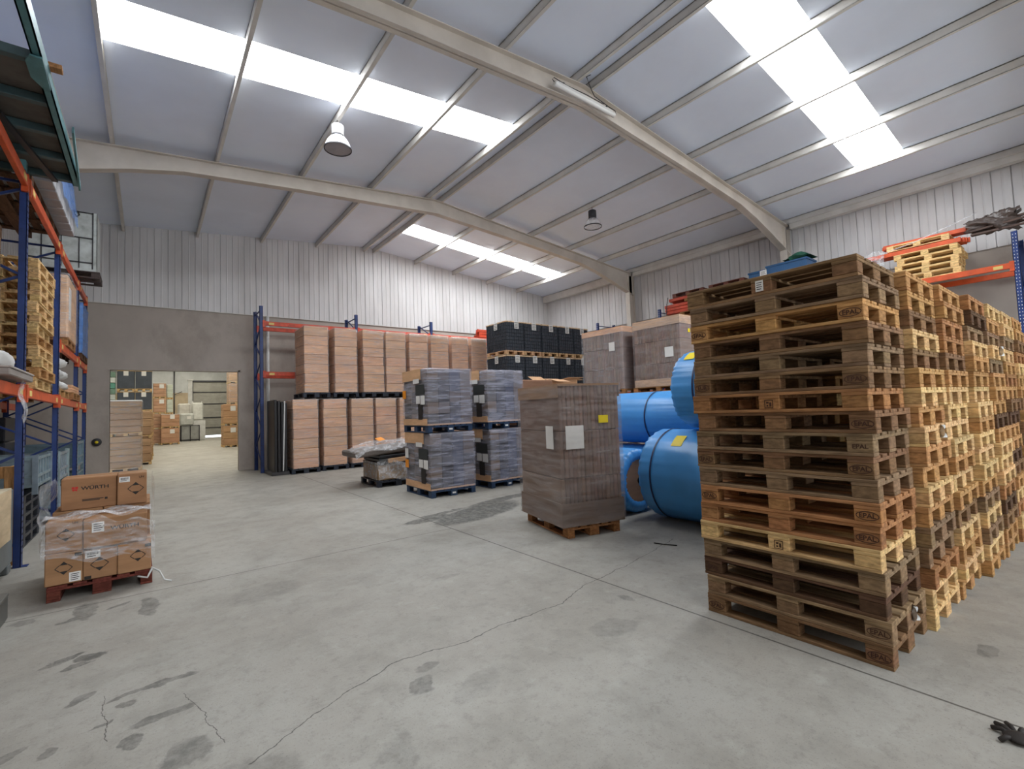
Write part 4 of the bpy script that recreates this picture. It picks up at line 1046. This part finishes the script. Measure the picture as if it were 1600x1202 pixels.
def stillage(label, x, y, z, c, h=.55, w=1.0, d=1.2):
    r = thing('metal_stillage', label, 'metal container', (x, y, z), 0, None)
    ob('tub', MB().box(-w/2, w/2, -d/2, d/2, .08, .095).box(-w/2, -w/2+.01, -d/2, d/2, .08, h).box(w/2-.01, w/2, -d/2, d/2, .08, h).box(-w/2, w/2, -d/2, -d/2+.01, .08, h).box(-w/2, w/2, d/2-.01, d/2, .08, h).mesh('tub', M_STEEL), r, color=c)
    b = MB()
    for sx in (-1, 1):
        for sy in (-1, 1): b.box(sx*w/2-.03, sx*w/2+.03, sy*d/2-.03, sy*d/2+.03, 0, h+.05)
    ob('corner_posts', b.mesh('corner_posts', M_STEEL), r, color=jit(c, .1))
    b = MB()
    for z2 in (.12, h*.5, h): b.box(w/2, w/2+.02, -d/2, d/2, z2-.02, z2+.02).box(-w/2, w/2, -d/2-.02, -d/2, z2-.02, z2+.02)
    for k in range(6): b.box(w/2, w/2+.015, -d/2+d*k/5-.01, -d/2+d*k/5+.01, .1, h)
    ob('ribs', b.mesh('ribs', M_STEEL), r, color=jit(c, .1))
stillage('grey metal container on the black pallets under the left rack', -1.76, 10.05, .722, SB, .5)
stillage('grey blue ribbed metal container on the floor under the left rack, lower nearer one', -1.74, 11.95, 0, srgb(134, 150, 160), .58)
stillage('grey blue ribbed metal container stacked on the nearer floor container', -1.74, 11.95, .632, srgb(140, 154, 160), .55)
stillage('teal grey metal container on the floor by the far wall, lower one', -1.74, 14.6, 0, srgb(110, 132, 142), .62)
stillage('teal grey metal container by the far wall, upper one', -1.74, 14.6, .672, srgb(110, 132, 142), .6)
t = thing('carton', 'dark grey low box at the left picture edge beside the near pallet', 'box', (-1.06, 5.7, 0)); ob('body', MB().cbox(-.09, .09, -.5, .4, 0, .2, .01).mesh('body', M_PLAST), t, color=srgb(92, 92, 88)); ob('lid', MB().cbox(-.095, .095, -.505, .405, .2, .225, .006).mesh('lid', M_PLAST), t, color=srgb(104, 104, 100))

# dark filler blocks, added to deepen the shade behind the lowest rack level
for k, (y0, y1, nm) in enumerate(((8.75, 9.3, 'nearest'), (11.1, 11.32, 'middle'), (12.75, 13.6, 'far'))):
    t = thing('shade_filler', f"added dark filler deepening the shade under the left rack, {nm} of three", 'dark filler', (-2.33, (y0+y1)/2, 0))
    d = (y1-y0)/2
    for j in range(4): ob('filler_block', MB().cbox(-.26, .22 if k != 0 else .2, -d, d, j*.47, j*.47+.46, .02).mesh('filler_block', M_PLAST), t, color=jit(srgb(40, 42, 50), .2))

# ================================================================== things on the right rack
def beam_bundle(label, x, y0, y1, z, n, rows, axis='y', c=M_RED, seed=1, sup=False):
    q = random.Random(seed)
    r = thing('beam_bundle', label, 'beam bundle', (x, y0, z) if axis == 'y' else (y0, x, z))
    L = y1-y0
    for j in range(rows):
        for i in range(n):
            o = q.uniform(-.08, .08); e = .055
            if axis == 'y': b = MB().cbox(i*.062, i*.062+.05, o, L+o, j*.115, j*.115+.105, .008).box(i*.062-.006, i*.062+.056, o-.01, o+.03, j*.115-.0, j*.115+.11)
            else: b = MB().cbox(o, L+o, i*.062, i*.062+.05, j*.115, j*.115+.105, .008).box(o-.01, o+.03, i*.062-.006, i*.062+.056, j*.115, j*.115+.11)
            ob('beam', b.mesh('beam', c), r)
    return r
for k in range(3): pallet(EUR, f"wooden pallet under the red beams on the right rack, {ORD[k+1]} from the bottom", (15.5, 8.9, 4.503+k*.1441), 0, ORW)
beam_bundle('lower bundle of red rack beams on pallets on the right rack', 15.1, 7.42, 10.08, 4.94, 8, 3, seed=3)
for y in (8.0, 9.2): 
    o = ob('wood_spacer', MB().cbox(15.05, 15.65, y-.05, y+.05, 5.287, 5.38, .005).mesh('wood_spacer', M_WOODB), color=ORW); tag(o, f"wooden spacer between the red beam bundles, {'nearer' if y < 8.5 else 'farther'} one", 'wood block')
beam_bundle('upper bundle of red rack beams on wooden spacers, right rack', 15.1, 7.1, 9.95, 5.381, 8, 1, seed=4)
for k, y in enumerate((7.75, 9.15)): pallet(EURP, f"dark reddish pallet on top of the red beams on the right rack, {'nearer' if k == 0 else 'farther'} one", (15.5, y, 5.50), 0, srgb(110, 62, 48))
o = ob('cord', MB().tube([(15.05, 9.9, 5.55), (15.03, 9.95, 5.3), (15.04, 9.98, 5.0), (15.02, 9.95, 4.7)], .012, 6).mesh('cord', M_DARK)); tag(o, 'dark cord hanging from the end of the red beams', 'cord')
CBL = srgb(36, 82, 126)
for k, (y0, y1, h) in enumerate(((6.45, 6.96, 1.2), (5.3, 6.42, 1.28))):
    r = thing('plastic_container', ['blue plastic container on the right rack, farther left one', 'blue plastic container on the right rack, with green cloth'][k], 'plastic container', (15.4, (y0+y1)/2, 4.503))
    w, d = .7, y1-y0
    ob('body', MB().box(-w/2, w/2, -d/2, d/2, 0, .02).box(-w/2, -w/2+.02, -d/2, d/2, .02, h).box(w/2-.02, w/2, -d/2, d/2, .02, h).box(-w/2+.02, w/2-.02, -d/2, -d/2+.02, .02, h).box(-w/2+.02, w/2-.02, d/2-.02, d/2, .02, h).mesh('body', M_PLAST), r, color=CBL)
    ob('rim', MB().box(-w/2-.02, -w/2, -d/2-.02, d/2+.02, h-.05, h).box(w/2, w/2+.02, -d/2-.02, d/2+.02, h-.05, h).box(-w/2, w/2, -d/2-.02, -d/2, h-.05, h).box(-w/2, w/2, d/2, d/2+.02, h-.05, h).mesh('rim', M_PLAST), r, color=CBL)
    if k == 0: plab(ob('paper_label', sticker_mesh(.2, .2, 'lines'), r, (-w/2-.024, -.2, h-.12), ROT_NX), 'white paper label')
t = thing('green_cloth', 'crumpled dark green cloth on the blue container, right rack', 'cloth', (15.35, 5.5, 5.82))
ob('fold', MB().grid(14, 14, lambda u, v: (-.3+.6*u, -.3+.75*v, .02+.17*math.sin(math.pi*u)*math.sin(math.pi*v)*(1+.3*math.sin(9*u+7*v)))).mesh('fold', mat('green_cloth', srgb(36, 92, 74), .8, 0, 6, .2)), t)
ob('fold', MB().grid(8, 8, lambda u, v: (-.36+.1*u, -.25+.5*v, .05-.13*v*u-.03*math.sin(6*v))).mesh('fold', MATS['green_cloth']), t)
for k in range(5): pallet(EUR, f"fresh yellow pallet on the right rack, {ORD[k+1]} from the bottom of five", (15.42+rnd.uniform(-.02, .01), 2.68+rnd.uniform(-.06, .06), 4.503+k*.1441), 0, srgb(232, 196, 138), 'yellow pallets on the right rack', var=.06)
beam_bundle('bundle of orange rack beams in torn film on the yellow pallets', 15.05, 2.02, 4.15, 5.226, 7, 1, c=M_ORANGE, seed=6)
pallet(EUR, 'yellow pallet lying on the orange beams, right rack', (15.46, 2.85, 5.348), 0, srgb(232, 198, 142))
beam_bundle('topmost bundle of orange beams above the yellow pallet, right rack', 15.3, 2.02, 3.6, 5.494, 5, 1, c=M_ORANGE, seed=7)
M_BROWNROD = mat('brown_rod', srgb(84, 62, 52), .6, 0, 4, .2)
BRW = film_mat('brown_wrap', (.10, .075, .065), .93, .99, (4, 4, 4), .22, 2.0)
t = thing('wrapped_bundle', 'dark brown film wrapped bundle of rods at the right end of the rack', 'wrapped bundle', (15.3, 1.55, 5.226))
for k in range(9): ob('rod', MB().bar((-.2+.06*(k % 5), -.75-.04*(k*5 % 7), .1+.12*(k//3)+.02*(k % 3)), (-.1+.05*(k % 5), .35, .12+.08*(k//3)), .05, .04).mesh('rod', M_BROWNROD), t)
def bw(u, v):
    a = 2*math.pi*u; rr = (.19+.05*math.sin(3*a+9*v)+.04*math.sin(7*a+17*v)+.02*math.sin(13*a-23*v))*(1-.5*v*v)
    return (rr*math.cos(a), -.42+.85*v+.05*math.sin(5*a), .32+rr*1.05*math.sin(a))
plab(ob('brown_wrap', MB().grid(36, 18, bw).mesh('brown_wrap', BRW), t), 'dark brown crumpled wrap')
t = thing('film_sheet', 'clear crumpled film hanging from the left end of the orange beams', 'stretch film', (15.05, 3.85, 5.226))
ob('sheet', MB().grid(14, 14, lambda u, v: (-.05-.03*math.sin(8*u+5*v), -.35+.6*u, -.25+.42*v+.05*math.sin(6*u))).mesh('sheet', M_FILMC), t)
ob('tail', MB().tube([(-.06, -.3, .1), (-.08, -1.0, .22), (-.08, -1.7, .42), (-.06, -2.1, .56)], .014, 6).mesh('tail', M_FILMC), t)
beam_bundle('short red beam bundle on the far rack beside the black crates', 16.36, 11.05, 11.6, 4.76, 5, 3, axis='x', seed=9)

# ================================================================== lamps and fittings
def high_bay(label, x, y, metal):
    z = zc(x)-.175
    r = thing('high_bay_lamp', label, 'lamp', (x, y, z), 0)
    ob('hook', MB().tube([(0, 0, 0), (.0, 0, -.06), (.03, 0, -.09), (0, 0, -.12), (-.03, 0, -.09)], .01, 6).mesh('hook', M_DARK), r)
    hm = mat('lamp_backlit_pale', srgb(214, 212, 212), .35, .2, 4, .05) if not metal else M_DARK  # same lamp type twice; the left one is coloured pale to imitate backlight
    ob('ballast_housing', MB().lathe([(.0, -.1), (.1, -.1), (.12, -.115), (.12, -.3), (.1, -.315), (0, -.315)], 28).mesh('ballast_housing', hm), r)
    ob('collar', MB().lathe([(.0, -.315), (.115, -.315), (.125, -.33), (.12, -.345), (0, -.345)], 28).mesh('collar', M_DARK), r)
    ob('reflector', MB().lathe([(.115, -.345), (.165, -.385), (.21, -.45), (.245, -.53), (.26, -.6)], 36, wob=lambda i, a: .003*math.sin(36*a)).mesh('reflector', M_GLASS if metal else mat('lamp_backlit_acrylic', srgb(236, 236, 240), .2, 0, 3, .03)), r)
    ob('rim', MB().lathe([(.255, -.59), (.272, -.59), (.272, -.615), (.255, -.615), (.255, -.59)], 36, sm=False).mesh('rim', M_DARK), r)
    ob('lens', MB().lathe([(.257, -.605), (.15, -.612), (.0, -.615)], 36).mesh('lens', M_GLASS if metal else mat('lamp_lens', srgb(150, 150, 156), .15, 0, 3, .04)), r)
    ob('bulb', MB().lathe([(0, -.345), (.03, -.36), (.05, -.43), (.045, -.5), (.0, -.54)], 16).mesh('bulb', M_WHITEP), r)
high_bay('bell shaped lamp coloured pale as if backlit, hanging from the left roof slope', 3.05, 9.45, False)
high_bay('dark bell shaped lamp hanging from the right roof slope', 10.65, 9.45, True)
t = thing('tube_lamp', 'white tube lamp fixed under the nearer roof beam', 'lamp', (6.75, 6.02, 7.66))
sx_ = -.0
ob('tube_cover', MB().tube([(-.84, 0, 0), (-.8, 0, 0), (.8, 0, 0), (.84, 0, 0)], .045, 14).mesh('tube_cover', M_TUBE), t)
ob('back_plate', MB().cbox(-.78, .78, -.03, .03, .04, .065, .004).mesh('back_plate', M_TUBE), t)
for x in (-.6, .6): ob('bracket', MB().box(x-.015, x+.015, -.02, .02, .06, .10).mesh('bracket', M_DARK), t)
ob('cable', MB().tube([(.82, 0, .02), (.9, -.0, .05), (.88, .0, .11), (.7, .0, .12), (.2, -.05, .13), (.05, -.08, .25), (-.05, -.09, .4), (.1, -.06, .52)], .009, 6).mesh('cable', M_DARK), t)
ob('cable', MB().tube([(-.83, 0, .02), (-.88, 0, .06), (-.84, 0, .11), (-.5, 0, .09), (0, -.02, .1), (.5, -.02, .1)], .008, 6).mesh('cable', M_DARK), t)
t = thing('drain_pipe', 'white pipe down the far wall behind the rack', 'pipe', (3.22, 17.7, 0)); ob('pipe', MB().tube([(0, 0, .0), (0, 0, 5.15)], .055, 12).mesh('pipe', M_WHITEP), t)
for z in (1.5, 3.2, 4.7): ob('clamp', MB().lathe([(.054, -.02), (.064, -.02), (.064, .02), (.054, .02)], 14, (0, 0, z)).mesh('clamp', M_WHITEP), t)
t = thing('alarm_button', 'small round dark button on the far wall left of the opening', 'button', (-1.15, 17.8, 1.17), 0)
ob('housing', MB().lathe([(0, 0), (.11, 0), (.11, -.05), (.09, -.06), (0, -.06)], 22, axis='y').mesh('housing', M_DARK), t); plab(ob('knob', MB().lathe([(0, -.055), (.04, -.055), (.04, -.09), (0, -.1)], 16, axis='y').mesh('knob', M_YELLOW), t), 'yellowish centre')
t = thing('glove', 'crumpled black glove on the floor at the lower right', 'glove', (3.3, .40, 0), R(20))
ob('palm', MB().grid(16, 8, lambda u, v: (.055*math.cos(6.283*u)*math.sin(math.pi*v), .05*math.sin(6.283*u)*math.sin(math.pi*v)*(1+.2*math.sin(9*u)), .018-.018*math.cos(math.pi*v))).mesh('palm', M_INK), t)
for k, (a, l) in enumerate(((-20, .08), (5, .1), (28, .09), (55, .07), (120, .06))):
    d = Vector((math.cos(R(a)), math.sin(R(a)), 0)); ob('finger', MB().tube([d*.03+Vector((0, 0, .016)), d*(.03+l*.5)+Vector((0, 0, .024)), d*(.03+l)+Vector((0, 0, .011))], .011, 8).mesh('finger', M_INK), t)

# ================================================================== goods in the neighbouring hall
def hall_load(label, x0, x1, y0, y1, z0, z1, c=CARD, n=4, film=None, white_top=False, lab=False, group=None, pcol=PALE, plabel=None):
    w, d, h = x1-x0, y1-y0, z1-z0-.12
    r = thing('carton_load', label, 'carton load', ((x0+x1)/2, (y0+y1)/2, z0), 0, group)
    ob('pallet', MB().box(-w/2, w/2, -d/2, d/2, .09, .12).box(-w/2, -w/2+.1, -d/2, d/2, 0, .09).box(-.06, .06, -d/2, d/2, 0, .09).box(w/2-.1, w/2, -d/2, d/2, 0, .09).mesh('pallet', M_WOOD), r, color=pcol)
    for k in range(n): ob('carton', MB().cbox(-w/2+.01, w/2-.01, -d/2+.01, d/2-.01, .12+h*k/n+.003, .12+h*(k+1)/n-.003, .025).mesh('carton', M_CARD), r, color=jit(c, .07))
    if white_top: plab(ob('top_film', MB().cbox(-w/2, w/2, -d/2, d/2, .12+h-.02, .12+h+.02, .015).mesh('top_film', M_WHITEP), r), 'white film top')
    if lab: plab(ob('paper_label', MB().box(-.14, .14, -.003, 0, 0, .3).mesh('paper_label', M_PAPER), r, (.12, -d/2-.004, h*.75)), 'white paper label')
    if film: ob('stretch_wrap', film_shell(w+.02, d+.02, 0.0, h+.117, film, seed=int(x0*10)), r)
HB = srgb(176, 142, 108)
hall_load('brown wrapped load just beyond the opening, lower one', -1.07, -.17, 21.3, 22.5, 0, 1.22, HB, 5, M_FILM)
hall_load('brown wrapped load with white top just beyond the opening, upper one', -1.07, -.17, 21.3, 22.5, 1.23, 2.47, HB, 5, M_FILM, True)
for k, y in enumerate((24.0, 26.8, 29.6)):
    nm = ['first', 'second', 'third'][k]
    hall_load(f"brown load in the hall row behind the opening, {nm} lower", -1.0, .12+.05*k, y, y+1.2, 0, 1.05, HB, 3)
    hall_load(f"brown load in the hall row behind the opening, {nm} upper", -1.0, .12+.05*k, y, y+1.2, 1.06, 2.15, HB, 3)
for i, x in enumerate((-.93, -.19)):
    for tier in range(4):
        z = tier*1.12; nm = ['bottom', 'second', 'third', 'top'][tier]
        r = thing('crate_stack', f"dark crate stack in the neighbouring hall, {'left' if i == 0 else 'right'} column, {nm} tier", 'crate stack', (x, 32.4, z), 0, 'dark crates in the neighbouring hall')
        ob('pallet', MB().box(-.36, .36, -.5, .5, .1, .13).box(-.36, -.26, -.5, .5, 0, .1).box(-.06, .06, -.5, .5, 0, .1).box(.26, .36, -.5, .5, 0, .1).mesh('pallet', M_WOOD), r, color=PALE)
        ob('crates', MB().cbox(-.35, .35, -.5, .5, .131, 1.06, .02).mesh('crates', M_CRATE), r); ob('lid_board', MB().box(-.36, .36, -.51, .51, 1.061, 1.1).mesh('lid_board', M_WOOD), r, color=PALE)
        ob('paper_label', MB().box(-.1, .1, -.515, -.505, .82, 1.06).mesh('paper_label', M_PAPER), r)
t = thing('crate_tower', 'tall column of green and white crates left of the dark crates', 'crate column', (-1.5, 31.6, 0))
for k in range(15): ob('crate', MB().cbox(-.16, .16, -.2, .2, k*.29, k*.29+.27, .015).mesh('crate', M_PLAST), t, color=[srgb(90, 150, 130), srgb(200, 206, 200), srgb(110, 140, 120)][k % 3])
for tier in range(4):
    nm = ['bottom', 'second', 'third', 'top'][tier]
    hall_load(f"reddish brown load at the back of the hall, {nm} of four", .28, 1.08, 44.0, 45.2, tier*1.15, tier*1.15+1.14, srgb(190, 150, 122), 4, None, tier == 3, tier > 1)
    hall_load(f"pale greenish load at the back of the hall, {nm} of four", 1.11, 1.5, 44.3, 45.4, tier*1.13, tier*1.13+1.12, srgb(206, 212, 200), 1)
hall_load('brown load on the hall floor in front of the tall loads, lower one', .74, 1.86, 43.0, 43.9, 0, 1.2, srgb(190, 146, 116), 3, None, False, True)
hall_load('brown load with white top in front of the tall hall loads', .74, 1.86, 43.0, 43.9, 1.21, 2.22, srgb(190, 146, 116), 3, None, True, True)
t = thing('wire_container', 'dark wire container on the hall floor under a grey sack', 'container', (2.78, 48.0, 0))
ob('frame', MB().box(-.66, -.6, -.5, -.45, 0, 1.32).box(.6, .66, -.5, -.45, 0, 1.32).box(-.66, .66, -.5, -.45, 1.26, 1.32).box(-.66, .66, -.5, -.45, .05, .15).box(-.03, .03, -.5, -.45, 0, 1.3).box(-.66, -.6, .45, .5, 0, 1.32).box(.6, .66, .45, .5, 0, 1.32).mesh('frame', M_DARK), t)
ob('body', MB().cbox(-.6, .6, -.44, .44, .1, 1.25, .02).mesh('body', M_PLAST), t, color=srgb(150, 152, 150))
t = thing('bulk_bag', 'grey bulk bag with white label on the wire container', 'bulk bag', (2.55, 48.0, 1.33)); ob('bag', MB().cbox(-.48, .48, -.45, .45, 0, .98, .09).mesh('bag', M_PLAST), t, color=srgb(190, 192, 188)); plab(ob('paper_label', MB().box(0, .3, -.456, -.452, .5, .75).mesh('paper_label', M_PAPER), t), 'white label')
t = thing('bulk_bag', 'pale bulk bag behind the wire container against the wall', 'bulk bag', (2.45, 49.6, 0)); ob('bag', MB().cbox(-.45, .45, -.45, .45, 0, 3.2, .12).mesh('bag', M_PLAST), t, color=srgb(196, 192, 184)); ob('fold', MB().cbox(-.47, .47, -.47, .47, 1.5, 1.56, .02).mesh('fold', M_PLAST), t, color=srgb(176, 172, 164))
t = thing('white_panel_stack', 'tall white panels leaning beside the roller door', 'panel stack', (3.5, 49.5, 0))
for k in range(3): ob('panel', MB().cbox(-.5, .5, k*.1, k*.1+.09, 0, 1.7-.05*k, .01).mesh('panel', M_WHITEP), t)
t = thing('bulk_bag', 'white bulk bag on top of the white panels', 'bulk bag', (3.42, 49.65, 1.71)); ob('bag', MB().cbox(-.42, .42, -.15, .3, 0, 1.55, .1).mesh('bag', M_PLAST), t, color=srgb(214, 214, 208)); ob('loops', MB().box(-.35, -.3, 0, .05, 1.5, 1.7).box(.3, .35, 0, .05, 1.5, 1.7).mesh('loops', M_WHITEP), t)
t = thing('white_column', 'white square column beside the roller door in the hall', 'column', (2.98, 51.0, 0)); ob('shaft', MB().cbox(-.16, .16, -.16, .16, 0, 5.3, .01).mesh('shaft', M_WHITEP), t); ob('cap', MB().cbox(-.22, .22, -.22, .22, 5.3, 5.4, .01).mesh('cap', M_WHITEP), t)
for tier in range(2): hall_load(f"light brown load on the right of the hall, {'lower' if tier == 0 else 'upper'} one", 3.6, 4.42, 33.4, 34.6, tier*1.32, tier*1.32+1.3, srgb(186, 148, 112), 3, None, False, True)
for tier in range(4): hall_load(f"light brown load by the opening edge in the hall, {['bottom', 'second', 'third', 'top'][tier]} of four", 4.1, 4.9, 35.0, 36.2, tier*1.34, tier*1.34+1.32, srgb(190, 154, 120), 1, M_FILM, False, False)
t = thing('conduit', 'thin dark pipe on the end wall of the hall', 'pipe', (1.95, 54.9, 0)); ob('pipe', MB().tube([(0, 0, 0), (0, 0, 7)], .05, 8).mesh('pipe', M_DARK), t); ob('bracket', MB().bar((0, 0, 4.2), (.6, -.1, 4.5), .05, .05).mesh('bracket', M_DARK), t)
